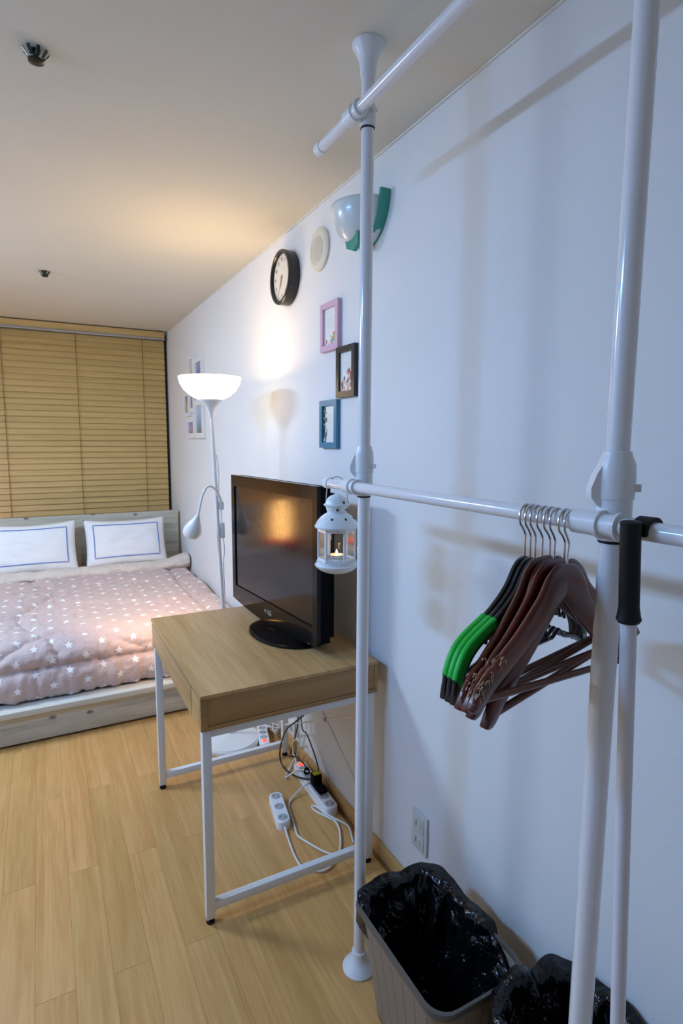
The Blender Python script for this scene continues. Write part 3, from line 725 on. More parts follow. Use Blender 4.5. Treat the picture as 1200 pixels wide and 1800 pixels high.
for kf, y0, y1, z0, z1, lb in (('A', 4.145, 4.285, 1.772, 1.925, 'white photo frame with a dim violet picture, top left of the cluster'), ('B', 3.968, 4.138, 1.775, 2.012, 'tallest white photo frame with an amber picture, at the top of the cluster'),
        ('C', 3.742, 3.962, 1.700, 1.972, 'white photo frame with a deep blue picture, behind the lamp bowl'), ('D', 4.135, 4.29, 1.590, 1.765, 'white photo frame with a brown and gold picture, left below the lamp bowl'),
        ('E', 3.985, 4.13, 1.615, 1.768, 'white photo frame with a grey picture, under the lamp bowl'), ('F', 3.985, 4.215, 1.435, 1.585, 'white photo frame with a blue and pink picture, bottom left of the cluster'),
        ('G', 3.745, 3.978, 1.435, 1.690, 'white photo frame with a blue sky picture, bottom right of the cluster')):
    frame('photo_frame', y0, y1, z0, z1, M['whitefr'], .030 if kf in 'ADE' else .036, .02, photo_mat('photo_'+kf, ph[kf]), lb, 'photo frame', GP)

ol = empty('wall_outlet', (XW, 1.305, .23), 'ivory double wall outlet above the waste baskets', 'outlet')
MB().box((XW-.008, 1.267, .172), (XW-.0004, 1.343, .298), .003).build('cover_plate', M['outlet'], ol)
for zc in (.207, .262):
    so = MB().box((XW-.0105, 1.280, zc-.024), (XW-.008, 1.330, zc+.024), .001).build('socket', M['outlet2'], ol)
    MB().box((XW-.0112, 1.316, zc-.008), (XW-.0104, 1.3185, zc+.010)).build('slot', M['pin'], so); MB().box((XW-.0112, 1.294, zc-.008), (XW-.0104, 1.2965, zc+.010)).build('slot', M['socket'], so)
ol2 = empty('wall_outlet', (XW, 2.315, .10), 'small white outlet low on the wall at the far desk leg', 'outlet')
MB().box((XW-.008, 2.276, .062), (XW-.0004, 2.354, .135), .003).build('cover_plate', M['strip'], ol2)
MB().lathe([(.020, -.0082), (.019, -.0095), (.017, -.0085)], (XW, 2.315, .100), 'X', 20).build('socket', M['socket'], ol2)

# ------------------------------------------------------------------ ceiling: two sprinklers, lamp fixture
def sprinkler():
    r = empty('ceiling_sprinkler', (0, 0, 0), '', 'sprinkler', 'sprinkler heads on the ceiling')
    MB().lathe([(.011, 0), (.011, -.004), (.006, -.006), (.006, -.022)], n=20).build('collar', M['sprinkler'], r)
    MB().lathe([(.006, -.014), (.0120, -.018), (.0165, -.0205), (.0168, -.0255), (.011, -.0285), (.002, -.030)], n=24).build('deflector_disc', M['sprinkler'], r)
    for k in range(8):
        a = 2*pi*k/8+.2; mtx = Matrix.Rotation(a, 4, 'Z') @ Matrix.Translation((.0215, 0, -.0105)) @ Matrix.Rotation(radians(38), 4, 'Y')
        MB().box((-.0009, -.0042, -.010), (.0009, .0042, .010), .0008, mat=mtx, seg=1).build('petal', M['sprinkler'], r)
    return r
s1 = sprinkler(); s1.location = (.04, 1.572, ZC); s1['label'] = 'dark bronze sprinkler head on the ceiling, the larger one near the top left'
s2 = copy_tree(s1); s2.location = (.073, 3.489, ZC); s2['label'] = 'dark bronze sprinkler head on the ceiling, the far small one above the blind'
for ky, wl in ((1.50, 'white tube light on the left wall opposite the rack'), (3.00, 'white tube light on the left wall by the bed foot')):
    cf = empty('wall_light', (XL, ky, 2.10), wl, 'lamp', 'tube lights on the left wall')
    kd, kt, kc = Vector((.407, 0, -.914)), Vector((.914, 0, .407)), Vector((-1.093, 0, 2.148))
    c0, c1 = kc-kt*.09, kc+kt*.09
    MB().prism([(XL+.0005, c0.z-.01), (c0.x-.02, c0.z-.01), (c0.x, c0.z), (c1.x, c1.z), (c1.x-.012, c1.z+.05), (XL+.0005, c1.z+.05)], ky-.31, ky+.31, lambda u, v, h: Vector((u, h, v))).build('housing', M['fixture'], cf, ang=.4)
    MB().prism([(-.078, ky-.29), (.078, ky-.29), (.078, ky+.29), (-.078, ky+.29)], 0, .008, lambda u, v, h: kc+kt*u+kd*h+Vector((0, v, 0))).build('diffuser', M['fixture_lit'], cf)

# ------------------------------------------------------------------ clothes rack
RX = .662
rk = empty('clothes_rack', (.694, .85, 0), 'white floor-to-ceiling clothes rack of two poles and two rods', 'clothes rack')
def pole(x, y, rl, ru, zj):
    MB().tube([(x, y, .012), (x, y, zj-.03)], rl, 24).build('pole', M['rack'], rk)
    MB().tube([(x, y, zj-.06), (x, y, ZC-.03)], ru, 24).build('upper_pole', M['rack'], rk)
    MB().lathe([(.044, 0), (.045, .004), (.040, .012), (.030, .022), (rl+.006, .034), (rl+.004, .052), (rl+.0003, .053)], (x, y, 0), n=32).build('foot', M['rackpl'], rk)
    MB().lathe([(ru+.0003, ZC-.069), (ru+.0025, ZC-.068), (ru+.003, ZC-.052), (.021, ZC-.034), (.028, ZC-.018), (.0365, ZC-.005), (.0365, ZC-.0004)], (x, y, 0), n=32).build('ceiling_flange', M['rackpl'], rk)
    # height-lock collar with its wing lever
    c = MB().lathe([(rl+.001, zj-.075), (rl+.006, zj-.072), (rl+.006, zj-.045), (rl+.0075, zj-.043), (rl+.0080, zj-.012), (rl+.007, zj+.004), (ru+.004, zj+.014), (ru+.003, zj+.020), (ru+.0003, zj+.021)], (x, y, 0), n=32).build('lock_collar', M['rackpl'], rk)
    d = Vector((-.86, .5, 0)).normalized(); e = Vector((-d.y, d.x, 0))
    wg = MB(); wg.prism([(rl+.003, zj+.006), (rl+.012, zj-.010), (rl+.019, zj-.030), (rl+.018, zj-.042), (rl+.010, zj-.052), (rl+.001, zj-.058)], -.009, .009, lambda u, v, h: Vector((x, y, 0))+d*u+e*h+Vector((0, 0, v)))
    wg.build('wing_lever', M['rackpl'], c)
    dd = Vector((.5, -.86, 0)); MB().tube([Vector((x, y, zj-.028))+dd*(rl+.004), Vector((x, y, zj-.028))+dd*(rl+.015)], .0055, 12).build('lock_knob', M['rackpl'], c)
def clamp(x, y, z, r, rr, L=.055, rx=RX):
    c = MB().lathe([(r+.0004, z-.024), (r+.0035, z-.023), (r+.0035, z+.021), (r+.0004, z+.022)], (x, y, 0), n=28).build('clamp', M['rackpl'], rk)
    s = MB()
    s.lathe([(rr+.0004, -L/2), (rr+.0058, -L/2+.001), (rr+.0062, -L/2+.006), (rr+.0026, -L/2+.009), (rr+.0026, -.006), (rr+.0066, -.005), (rr+.0066, 0), (rr+.0044, .002), (rr+.0044, L*.62-.001), (rr+.0004, L*.62)], (rx, y, z), 'Y', 28)
    s.build('rod_sleeve', M['rackpl'], c)
    MB().tube([(x+.004, y-r-.001, z+.004), (x+.004, y-r-.012, z+.004)], .006, 12).build('screw', M['rackpl'], c)
    MB().lathe([(r+.0002, z-.0275), (r+.0015, z-.027), (r+.0015, z-.0245), (r+.0002, z-.024)], (x, y, 0), n=24).build('rubber_ring', M['rubber'], c)
P1, P2 = (.695, 1.198), (.6885, .507)
pole(*P1, .0152, .0150, 1.392)
pole(*P2, .0168, .0152, 1.392)
RR = .0125
RZ, UZ = 1.315, 2.150
MB().tube([(RX, 1.335, RZ), (RX, -.30, RZ)], RR, 24).build('hanging_rod', M['rack'], rk)
MB().tube([(RX, 1.385, UZ), (RX, -.30, UZ)], RR, 24).build('top_rod', M['rack'], rk)
for y, z in ((1.335, RZ), (1.385, UZ)):
    MB().lathe([(RR+.0004, y-.022), (RR+.002, y-.0215), (RR+.002, y+.003), (RR-.003, y+.008), (.002, y+.009)], (RX, 0, z), 'Y', 24).build('end_cap', M['rackpl'], rk)
for z in (RZ, UZ):
    clamp(*P1, z, .0152 if z < 2 else .0150, RR); clamp(*P2, z, .0168 if z < 2 else .0152, RR, .066)

# ------------------------------------------------------------------ hangers (local frame: hook crown at the origin, arms along X, hanging down Z)
HT = RR+.0016                         # hook wire centre above the rod axis
WTOP = [(0, -.076), (.02, -.0765), (.035, -.081), (.053, -.095), (.07, -.119), (.10, -.145), (.128, -.166), (.156, -.182), (.172, -.192), (.178, -.198), (.184, -.197), (.2, -.207), (.216, -.219), (.226, -.234), (.229, -.240)]
WBOT = [(0, -.127), (.034, -.150), (.06, -.167), (.10, -.191), (.172, -.226), (.198, -.242), (.211, -.248), (.222, -.248), (.229, -.244)]
GTOP = [(0, -.081), (.02, -.086), (.036, -.100), (.051, -.119), (.071, -.135), (.102, -.153), (.151, -.172), (.176, -.185), (.190, -.200), (.199, -.218), (.203, -.236), (.204, -.252)]
GBOT = [(0, -.112), (.02, -.124), (.04, -.142), (.08, -.161), (.13, -.182), (.160, -.199), (.179, -.222), (.189, -.252), (.204, -.258)]
def tab_smooth(tab, n):
    P_ = smooth_path([(a*.955, b, 0) for a, b in tab], 8); L_ = [0]
    for p, q_ in zip(P_, P_[1:]): L_.append(L_[-1]+(q_-p).length)
    out = []
    for k in range(n+1):
        d = L_[-1]*k/n; i = 0
        while i < len(L_)-2 and L_[i+1] < d: i += 1
        f = (d-L_[i])/max(1e-9, L_[i+1]-L_[i]); p = P_[i].lerp(P_[i+1], f); out.append((p.x, p.y))
    return out
def hook(parent, x1=.0):
    pts = [(.0, 0, -.090), (.0, 0, -.055), (-.0008, 0, -.046), (-.008, 0, -.037), (-.0165, 0, -.029), (-.0195, 0, -.0195)]
    R_ = .0195; cz = -.0195
    pts += [(-R_*cos(a), 0, cz+R_*sin(a)) for a in [pi*k/12 for k in range(1, 12)]]
    pts += [(.0195, 0, -.022), (.0185, 0, -.029)]
    return MB().tube(smooth_path(pts, 3), .00165, 8).build('hook', M['chrome'], parent)
def make_wood_hanger():
    r = empty('wooden_hanger', (0, 0, 0), '', 'hanger', 'mahogany hangers on the rod')
    ORG[r.name] = Vector()
    hook(r)
    def sec(side):
        mb = MB(); rings = []; n = 34
        T, B_ = tab_smooth(WTOP, n), tab_smooth(WBOT, n)
        for k in range(n+1):
            (xt, zt_), (xb, zb_) = T[k], B_[k]
            u = max(xt, xb)/.229; yo = -.018*u**1.6; wy = .0052+.0012*u
            ring = []
            for a in range(12):
                an = 2*pi*a/12; cy, sz = cos(an), sin(an)
                sgn = lambda q: (abs(q)**.6)*(1 if q >= 0 else -1)
                f = .5+.5*sgn(sz)
                ring.append(mb.bm.verts.new((side*(xb+(xt-xb)*f), yo+wy*sgn(cy), zb_+(zt_-zb_)*f)))
            rings.append(ring)
        for A, B in zip(rings, rings[1:]):
            for a in range(12): mb.face([A[a], A[(a+1) % 12], B[(a+1) % 12], B[a]])
        mb.face(rings[0][::-1]); mb.face(rings[-1])
        return mb
    for sd in (-1, 1): sec(sd).build('shoulder', M['hwood'], r, ang=1.0)
    MB().tube([(-.195, -.0135, -.236), (.195, -.0135, -.236)], .0050, 10).build('trouser_bar', M['hbar'], r)
    return r
def chips(r, seed):
    rnd = random.Random(seed); mb = MB()
    T = tab_smooth(WTOP, 200)
    for k in range(40):
        i = int(rnd.choice((rnd.uniform(140, 151), rnd.uniform(162, 199), rnd.uniform(165, 199)))); x, z = T[i]; x2, z2 = T[min(200, i+1)]
        tn = Vector((-(x2-x), 0, z2-z)).normalized(); nn = Vector((tn.z, 0, -tn.x));  nn = nn if nn.z > 0 else -nn
        if i > 185: nn = Vector((-abs(nn.x), 0, nn.z))
        u = x/.229; yo = -.018*u**1.6; wy = .0052+.0012*u
        lat = rnd.choice((rnd.uniform(-.98, -.5), rnd.uniform(-.98, -.5), rnd.uniform(-.5, .7))); c_ = Vector((-x, yo+wy*lat, z))+nn*(.0002-.0022*abs(lat)**3)
        if rnd.random() < .4: c_ = Vector((-x, yo-wy, z))-nn*rnd.uniform(.004, .010); nn = Vector((0, -1, 0)); tn = Vector((0, 0, 1))
        sd_ = nn.cross(tn).normalized(); tn = sd_.cross(nn); a_, b_ = rnd.uniform(.0010, .0042), rnd.uniform(.0004, .0011)
        mb.prism([(a_*cos(q)*rnd.uniform(.7, 1.2), b_*sin(q)*rnd.uniform(.7, 1.2)) for q in (0, 1, 2, 3, 4.1, 5.2)], -.0012, .0005, lambda p, q, h: c_+tn*p+sd_*q+nn*h)
    o = mb.build('chipped_paint', M['hchip'], r, label='pale chipped paint on the tip'); o['kind'] = 'stuff'
def make_green_hanger():
    r = empty('plastic_hanger', (0, 0, 0), '', 'hanger', 'black and green hangers on the rod')
    ORG[r.name] = Vector(); hook(r)
    N_ = 40
    T, B_ = tab_smooth(GTOP, N_), tab_smooth(GBOT, N_)
    def sec(side, k0, k1, wy, grow):
        mb = MB(); rings = []
        for k in range(k0, k1+1):
            (xt, zt_), (xb, zb_) = T[k], B_[k]
            d = Vector((xt-xb, zt_-zb_)).normalized(); xt += d.x*grow; zt_ += d.y*grow
            if grow: xb, zb_ = xb+(xt-xb)*.28, zb_+(zt_-zb_)*.28
            pt = lambda f, y: mb.bm.verts.new((side*(xb+(xt-xb)*f), y, zb_+(zt_-zb_)*f))
            rings.append([pt(0, -wy), pt(0, wy), pt(.88, wy), pt(1, wy*.6), pt(1, -wy*.6), pt(.88, -wy)])
        for A, B in zip(rings, rings[1:]):
            for a in range(6): mb.face([A[a], A[(a+1) % 6], B[(a+1) % 6], B[a]])
        mb.face(rings[0][::-1]); mb.face(rings[-1]); return mb
    for sd in (-1, 1):
        sec(sd, 0, N_, .0038, 0).build('shoulder', M['hblack'], r, ang=.9)
        sec(sd, 19, 36, .0047, .0012).build('grip_pad', M['hgreen'], r, ang=.9, label='bright green rubber pad')
        x, z = sd*.088, -.180
        MB().tube(smooth_path([(x, 0, z+.006), (x+sd*.003, 0, z-.006), (x+sd*.012, 0, z-.010), (x+sd*.018, 0, z-.004), (x+sd*.022, 0, z-.016)], 4), .0026, 8).build('strap_hook', M['hblack'], r)
        MB().tube(smooth_path([(sd*.022, 0, -.140), (sd*.036, 0, -.180), (sd*.052, 0, -.215), (sd*.070, 0, -.222), (sd*.090, 0, -.212), (sd*.110, 0, -.226), (sd*.150, 0, -.236), (sd*.180, 0, -.250)], 5), .0034, 8).build('strut', M['hblack'], r)
    MB().tube([(-.060, 0, -.222), (.060, 0, -.222)], .0034, 8).build('trouser_bar', M['hblack'], r)
    return r
def put(r, y, rz, tilt, label, dz=0):
    r.location = (RX, y, RZ+HT+dz); r.rotation_euler = (0, tilt, rz); r['label'] = label
gh = make_green_hanger(); G = [gh, copy_tree(gh), copy_tree(gh)]
for r, y, lb in zip(G, (.638, .627, .617), ('first on the rod, furthest from the black mop grip', 'second on the rod, between two like it', 'third on the rod, touching the brown wooden ones')):
    put(r, y, .25, .02, 'black hanger with green shoulder pads, '+lb)
wh = make_wood_hanger(); WH = [wh]+[copy_tree(wh) for _ in range(4)]
WL = ('next to the green hangers, pale chips on its tip', 'second of the wooden ones, mostly hidden, tip low behind the chipped ones', 'middle of the wooden ones, pale chips on its tip',
      'fourth one, its glossy unchipped tip hanging lowest', 'broad front one nearest the white pole, chips on its tip')
for k, (r, y, rz, ti, dz) in enumerate(zip(WH, (.604, .5915, .579, .5645, .552), (.235, .23, .23, .22, .215), (.0, -.05, .05, -.06, .12), (0, 0, 0, 0, 0))):
    put(r, y, rz, ti, 'mahogany wooden hanger, '+WL[k], dz)
    if k in (0, 2, 4): chips(r, k+3)

# ------------------------------------------------------------------ mop hung on the rod
mo = empty('mop', (.70, .465, 0), 'white mop handle with a black grip hooked over the rod by the right-hand pole', 'mop')
gt, gb = Vector((.633, .442, 1.328)), Vector((.641, .4415, 1.209)); fb = Vector((.716, .440, .02))
dr = (fb-gb).normalized()
MB().tube([gb-dr*.01, fb], .0098, 20).build('pole', M['mop'], mo)
gp = [gt+(gb-gt)*k/10 for k in range(11)]
MB().tube([gt-(gb-gt)*.01]+gp+[gb+dr*.004, gb+dr*.008], [.010]+[.0122]*10+[.0138, .0150, .0128], 20).build('grip', M['rubber'], mo, label='black rubber grip')
arc = [radians(195-9*k) for k in range(24)]
hk = [((RR+.0060)*cos(a), (RR+.0060)*sin(a)) for a in arc]+[((RR+.0004)*cos(a), (RR+.0004)*sin(a)) for a in reversed(arc)]
MB().prism(hk, -.011, .009, lambda u, v, h: Vector((RX+u, .440+h, RZ+v))).build('hook', M['rubber'], mo, label='black rubber hook')
MB().lathe([(.014, 0), (.016, .008), (.012, .04)], (.716, .440, 0), n=16).build('end_tip', M['rubber'], mo)

# ------------------------------------------------------------------ lantern on the rod end
LX, LY = RX+.008, 1.293
ln = empty('lantern', (LX, LY, 1.080), 'small white metal lantern hanging from the end of the rod by the pole', 'lantern')
LB = 1.0825
MB().lathe([(.004, LB), (.030, LB+.002), (.044, LB+.008), (.055, LB+.017), (.0570, LB+.022), (.0525, LB+.026), (.0525, LB+.032), (.004, LB+.033)], (LX, LY, 0), n=40).build('base', M['lantern'], ln)
rp = [(.049, .1175), (.0565, .1195), (.0578, .1235), (.0550, .1275), (.0505, .1365), (.0415, .1470), (.0310, .1545), (.0255, .1570), (.0250, .1595), (.0290, .1745), (.0338, .1765), (.0342, .1795), (.0305, .1815), (.0275, .1910), (.0195, .1995), (.0090, .2045), (.003, .2060)]
MB().lathe([(r_, LB+z_) for r_, z_ in rp], (LX, LY, 0), n=40).build('roof', M['lantern'], ln, ang=.45)
HA = radians(28)       # one face of the hexagon looks at the camera
RH = .0500
hx = [(LX+RH*sin(a), LY-RH*cos(a)) for a in [HA-pi/6+pi/3*k for k in range(6)]]
zg0, zg1 = LB+.033, LB+.118
MB().ring_prism(hx, [(LX+(x-LX)*.9, LY+(y-LY)*.9) for x, y in hx], zg0, zg0+.007, lambda u, v, h: Vector((u, v, h))).ring_prism(hx, [(LX+(x-LX)*.9, LY+(y-LY)*.9) for x, y in hx], zg1-.009, zg1, lambda u, v, h: Vector((u, v, h))).build('window_band', M['lantern'], ln)
for k in range(6):
    x, y = hx[k]; x2, y2 = hx[(k+1) % 6]
    dx, dy = (x-LX)/RH, (y-LY)/RH; a = math.atan2(dy, dx)
    mt = Matrix.Translation((LX, LY, 0)) @ Matrix.Rotation(a, 4, 'Z')
    MB().box((RH-.005, -.0034, zg0+.007), (RH+.0005, .0034, zg1-.009), .0008, mat=mt, seg=1).build('post', M['lantern'], ln)
    ap = .955
    A = Vector((LX+(x-LX)*ap, LY+(y-LY)*ap, 0)); B = Vector((LX+(x2-LX)*ap, LY+(y2-LY)*ap, 0)); d_ = (B-A).normalized(); A += d_*.003; B -= d_*.003
    MB().quad([A+Vector((0, 0, zg0+.006)), B+Vector((0, 0, zg0+.006)), B+Vector((0, 0, zg1-.008)), A+Vector((0, 0, zg1-.008))]).build('pane', M['lglass'], ln)
stm = MB()
for ang, r_, z_, nx in [(HA-.42, .0438, LB+.1445, .85), (HA+.42, .0438, LB+.1445, .85), (HA+1.25, .0438, LB+.1445, .85), (HA-1.25, .0438, LB+.1445, .85), (HA+.12, .0272, LB+.1670, -.27), (HA-.9, .0272, LB+.1670, -.27), (HA-.30, .0292, LB+.1860, .35), (HA+.55, .0292, LB+.1860, .35)]:
    o_ = Vector((sin(ang), -cos(ang), 0)); tn_ = Vector((cos(ang), sin(ang), 0)); up_ = (Vector((0, 0, 1))-o_*nx).normalized(); nn = (o_+Vector((0, 0, nx))).normalized()
    c_ = Vector((LX, LY, z_))+o_*r_
    mb_ = MB(); mb_.prism(star(0, 0, .0045), -.0008, .0009, lambda u, v, h: c_+tn_*u+up_*v+nn*h); mb_.build('star_cutout', M['darkhole'], ln)
ringp = []
rtop = RZ+RR+.0015; hh = rtop-(LB+.188)
for k in range(25):
    a = pi*k/24; ringp.append((LX, LY-.0275*cos(a)*(1 if True else 1), LB+.188+(hh+.004)*sin(a)**.75))
q28 = Matrix.Translation((LX, LY, 0)) @ Matrix.Rotation(radians(62), 4, 'Z') @ Matrix.Translation((-LX, -LY, 0))
MB().tube([q28 @ Vector(p) for p in ringp], .0013, 8).build('handle', M['chrome'], ln)
MB().box((-.002, -.0105, zg0+.045), (.0045, -.004, zg0+.062), .001, mat=Matrix.Translation((LX, LY, 0)) @ Matrix.Rotation(HA-pi/6-pi/2+pi-.1+pi/18, 4, 'Z') @ Matrix.Translation((RH-.001, 0, 0))).build('latch', M['lantern'], ln)
td = empty('tealight_candle', (LX, LY, LB+.0335), 'lit tealight candle inside the white lantern', 'candle')
MB().lathe([(.018, LB+.0335), (.019, LB+.036), (.019, LB+.048), (.0178, LB+.048), (.0178, LB+.045)], (LX, LY, 0), n=28, cap1=False).build('tin_cup', M['tin'], td)
MB().lathe([(.0176, LB+.036), (.0176, LB+.0455), (.010, LB+.0445), (.002, LB+.0445)], (LX, LY, 0), n=24).build('wax', M['wax'], td, label='glowing molten wax')
MB().lathe([(.0008, LB+.0455), (.0028, LB+.0495), (.0030, LB+.053), (.0016, LB+.058), (.0003, LB+.0615)], (LX, LY, 0), n=12).build('flame', M['flame'], td, label='small bright flame')
cp = lamp('candle_light', 'POINT', (0, 0, .026), .025, (1, .55, .2), shadow_soft_size=.004); cp.parent = td

# ------------------------------------------------------------------ waste baskets and their liners
def basket(x0, x1, y0, y1, H, label, seed):
    r = empty('waste_basket', ((x0+x1)/2, (y0+y1)/2, 0), label, 'basket', 'taupe plastic waste baskets by the wall')
    cx, cy, hx_, hy = (x0+x1)/2, (y0+y1)/2, (x1-x0)/2, (y1-y0)/2
    NP = 72; base_ = resample(rrect(-hx_, hx_, -hy, hy, .045, 8), NP); sup = [(a/hx_, b/hy) for a, b in base_]
    per = 2*(2*hx_+2*hy)-.077
    def P(u, s): a, b = sup[int(round(u*NP)) % NP]; return a*(hx_-s), b*(hy-s)
    lv = [(0.0, .045), (.004, .040), (H*.5, .022), (H-.03, .004), (H-.012, .001)]
    mb = MB()
    def shell(u, v):
        k = v*(len(lv)-1); i = min(int(k), len(lv)-2); f = k-i; z = lv[i][0]*(1-f)+lv[i+1][0]*f; s = lv[i][1]*(1-f)+lv[i+1][1]*f
        x, y = P(u, s); return Vector((cx+x, cy+y, z))
    lens = []
    mb.grid(NP, 16, shell, lambda a, b: (a*per, shell(0, b).z), closed_u=True)
    bv = mb.bm.verts[:]; 
    mb.build('wall', M['binperf'], r, ang=.9, solid=.0022)
    bt = MB(); bt.prism([(cx+P(k/NP, .047)[0], cy+P(k/NP, .047)[1]) for k in range(NP)], .002, .005, lambda u, v, h: Vector((u, v, h))); bt.build('bottom', M['bin'], r)
    rm = MB(); o_ = lambda s, z: [(cx+P(k/NP, s)[0], cy+P(k/NP, s)[1], z) for k in range(NP)]
    loops = [o_(0, H-.014), o_(-.005, H-.013), o_(-.0065, H-.006), o_(-.004, H), o_(.002, H+.001), o_(.004, H-.003), o_(.003, H-.012)]
    VV = [[rm.bm.verts.new(p) for p in lp] for lp in loops]
    for A, B in zip(VV, VV[1:]+VV[:1]):
        for k in range(NP): rm.face([A[k], A[(k+1) % NP], B[(k+1) % NP], B[k]])
    rm.build('rim', M['binrim'], r, ang=.7)
    return r, (cx, cy, hx_, hy)
def liner(cx, cy, hx_, hy, H, over, label, seed, puff=0.0, inset=(0, 0, 0, 0)):
    """bag: outer flap (where it is folded over the rim), lip, then the inside down to the bottom"""
    NP = 150; sup = [(a/hx_, b/hy) for a, b in resample(rrect(-hx_, hx_, -hy, hy, .058, 10), NP)]
    mb = MB(); rows = 26; V = []
    for k in range(NP):
        a, b = sup[k % NP]; th = math.atan2(b, a); ov = over(th); col = []
        n1 = noise.noise(Vector((cos(th)*2.2+seed, sin(th)*2.2, 0))); n2 = noise.noise(Vector((cos(th)*6+seed, sin(th)*6, 1))); n3 = noise.noise(Vector((cos(th)*13, sin(th)*13+seed, 1)))
        for j in range(rows):
            if j < 5:      # flap outside the rim, or (ov = 0) tucked in a few cm below it
                f = j/4; zo = H+.006+puff*(.5+n1) - (1-f)*(.075+.02*n2)
                so = -(.0095+.008*(1-f)*abs(n2)+.004*puff*30)
                zi = H-.030-.020*abs(n1)-(1-f)*.03; si = .008+.006*(1-f)
                z = zo*ov+zi*(1-ov); s = so*ov+si*(1-ov)
            else:
                f = (j-4)/(rows-5); z1 = (H+.008+puff*(.5+n1))*ov+(H-.032-.02*abs(n1))*(1-ov)
                zb = .028; z = z1+(zb-z1)*f**1.15
                s = .004+.010*f+.05*f*(1-.3*n1)+.030*sin(pi*min(1, f*1.3))*max(0, n2+.25)+.016*n3*sin(pi*f)
                s -= .0*ov
            x = a*(hx_-s); y = b*(hy-s)
            wob = noise.noise(Vector((x*22+seed, y*22, z*22)))
            q_ = 1 if j > 4 else .25
            rad = Vector((x, y, 0)).normalized() if abs(x)+abs(y) > 1e-6 else Vector((1, 0, 0))
            wob2 = noise.noise(Vector((x*48+seed, y*48, z*30)))
            p = Vector((cx+x, cy+y, z))+(-rad*(abs(wob)*.022+abs(wob2)*.006)*q_)+Vector((0, 0, wob*.006*q_))
            p.x = min(p.x, XW-.014)
            col.append(mb.bm.verts.new(p))
        V.append(col)
    for k in range(NP):
        A, B = V[k], V[(k+1) % NP]
        for j in range(rows-1): mb.face([A[j], B[j], B[j+1], A[j+1]])
    mb.face([V[k][-1] for k in range(NP)])
    return tag(mb.build('bin_liner', M['liner'], ang=3.2), label, 'bin bag', 'black bags lining the baskets')
BH = .30
b1, g1 = basket(.628, .868, .772, 1.118, BH, 'taupe perforated basket with a black bag, the farther of two, by the pole foot', 1)
def over1(th):
    # folded over the far end and the wall side; tucked inside along the near end and the left side
    c = cos(th-radians(58)); return min(1, max(0, (c+.10)/.35))
liner(*g1, BH, over1, 'black shiny bag drooping inside the farther basket', 2.0, puff=.014)
b2, g2 = basket(.728, .950, .40, .752, BH, 'taupe basket almost hidden by its black bag, the nearer of two', 2)
liner(*g2, BH, lambda th: 1.0, 'black crumpled bag folded over the whole rim of the nearer basket', 5.0, puff=.036)

# ------------------------------------------------------------------ power strips and cables under the desk
def strip(p0, p1, w_, h, nsock, label, switch=None, group='white power strips on the floor'):
    p0, p1 = Vector(p0), Vector(p1); d = p1-p0; L = d.length; a = math.atan2(d.y, d.x)
    r = empty('power_strip', ((p0.x+p1.x)/2, (p0.y+p1.y)/2, p0.z), label, 'power strip', group)
    mt = Matrix.Translation(p0) @ Matrix.Rotation(a, 4, 'Z')
    mb = MB(); ou = rrect(0, L, -w_/2, w_/2, w_*.42, 6); tp = rrect(.003, L-.003, -w_/2+.003, w_/2-.003, w_*.40, 6)
    A = [mb.bm.verts.new(mt @ Vector((x, y, .0005))) for x, y in ou]; B = [mb.bm.verts.new(mt @ Vector((x, y, h-.004))) for x, y in ou]; C = [mb.bm.verts.new(mt @ Vector((x, y, h))) for x, y in tp]
    n = len(ou); mb.face(A[::-1]); mb.face(C)
    for P_, Q_ in ((A, B), (B, C)):
        for i in range(n): mb.face([P_[i], P_[(i+1) % n], Q_[(i+1) % n], Q_[i]])
    mb.build('body', M['strip'], r)
    s0 = .028; s1 = L-.028
    if switch == 0: s0 = .062
    if switch == 1: s1 = L-.062
    for k in range(nsock):
        x = s0+(s1-s0)*(k/(nsock-1) if nsock > 1 else .5)
        c = mt @ Vector((x, 0, h))
        so = MB().lathe([(w_*.36, -.001), (w_*.36, .0008), (w_*.31, .0012), (w_*.30, .0004), (.001, .0004)], c, n=20).build('socket', M['socket'], r)
        hl = MB()
        for q_ in (-1, 1): hl.lathe([(.0026, .0004), (.0026, .0009)], mt @ Vector((x+.004*q_, .0085*q_, h)), n=8)
        hl.build('pin_hole', M['pin'], so)
    if switch is not None:
        x = .028 if switch == 0 else L-.028
        MB().box((x-.011, -.008, h-.001), (x+.011, .008, h+.004), .0015, mat=mt).build('switch', M['redsw'], r, label='glowing red switch')
    return r
strip((.755, 1.985, 0), (.722, 1.800, 0), .052, .034, 3, 'short white three-way power strip on the open floor under the desk')
strip((.922, 2.135, 0), (.914, 1.785, 0), .055, .038, 6, 'long white power strip with a lit red switch along the skirting under the desk', 0)
strip((.905, 2.560, 0), (.848, 2.345, 0), .048, .034, 4, 'white power strip with a lit red switch by the round lamp base', 1)
def cable(name, pts, r, mat, label, group='cables under the desk', k=6, cat='cable'):
    return tag(MB().tube(smooth_path(pts, k), r, 8).build(name, mat), label, cat, group)
c1 = [(.7225, 1.797, .014), (.716, 1.755, .006), (.706, 1.695, .006), (.700, 1.639, .006), (.704, 1.591, .006), (.729, 1.567, .006), (.753, 1.551, .006), (.779, 1.552, .006), (.809, 1.569, .006), (.851, 1.608, .006), (.885, 1.668, .006), (.905, 1.723, .006), (.905, 1.759, .006), (.893, 1.782, .006), (.872, 1.825, .006), (.862, 1.855, .007), (.868, 1.870, .008), (.880, 1.850, .010), (.890, 1.790, .017), (.915, 1.745, .012), (.935, 1.715, .006), (.935, 1.689, .006), (.912, 1.620, .006)]
cable('power_cable', c1, .0038, M['cablew'], 'thick white cable looping over the floor from the short power strip')
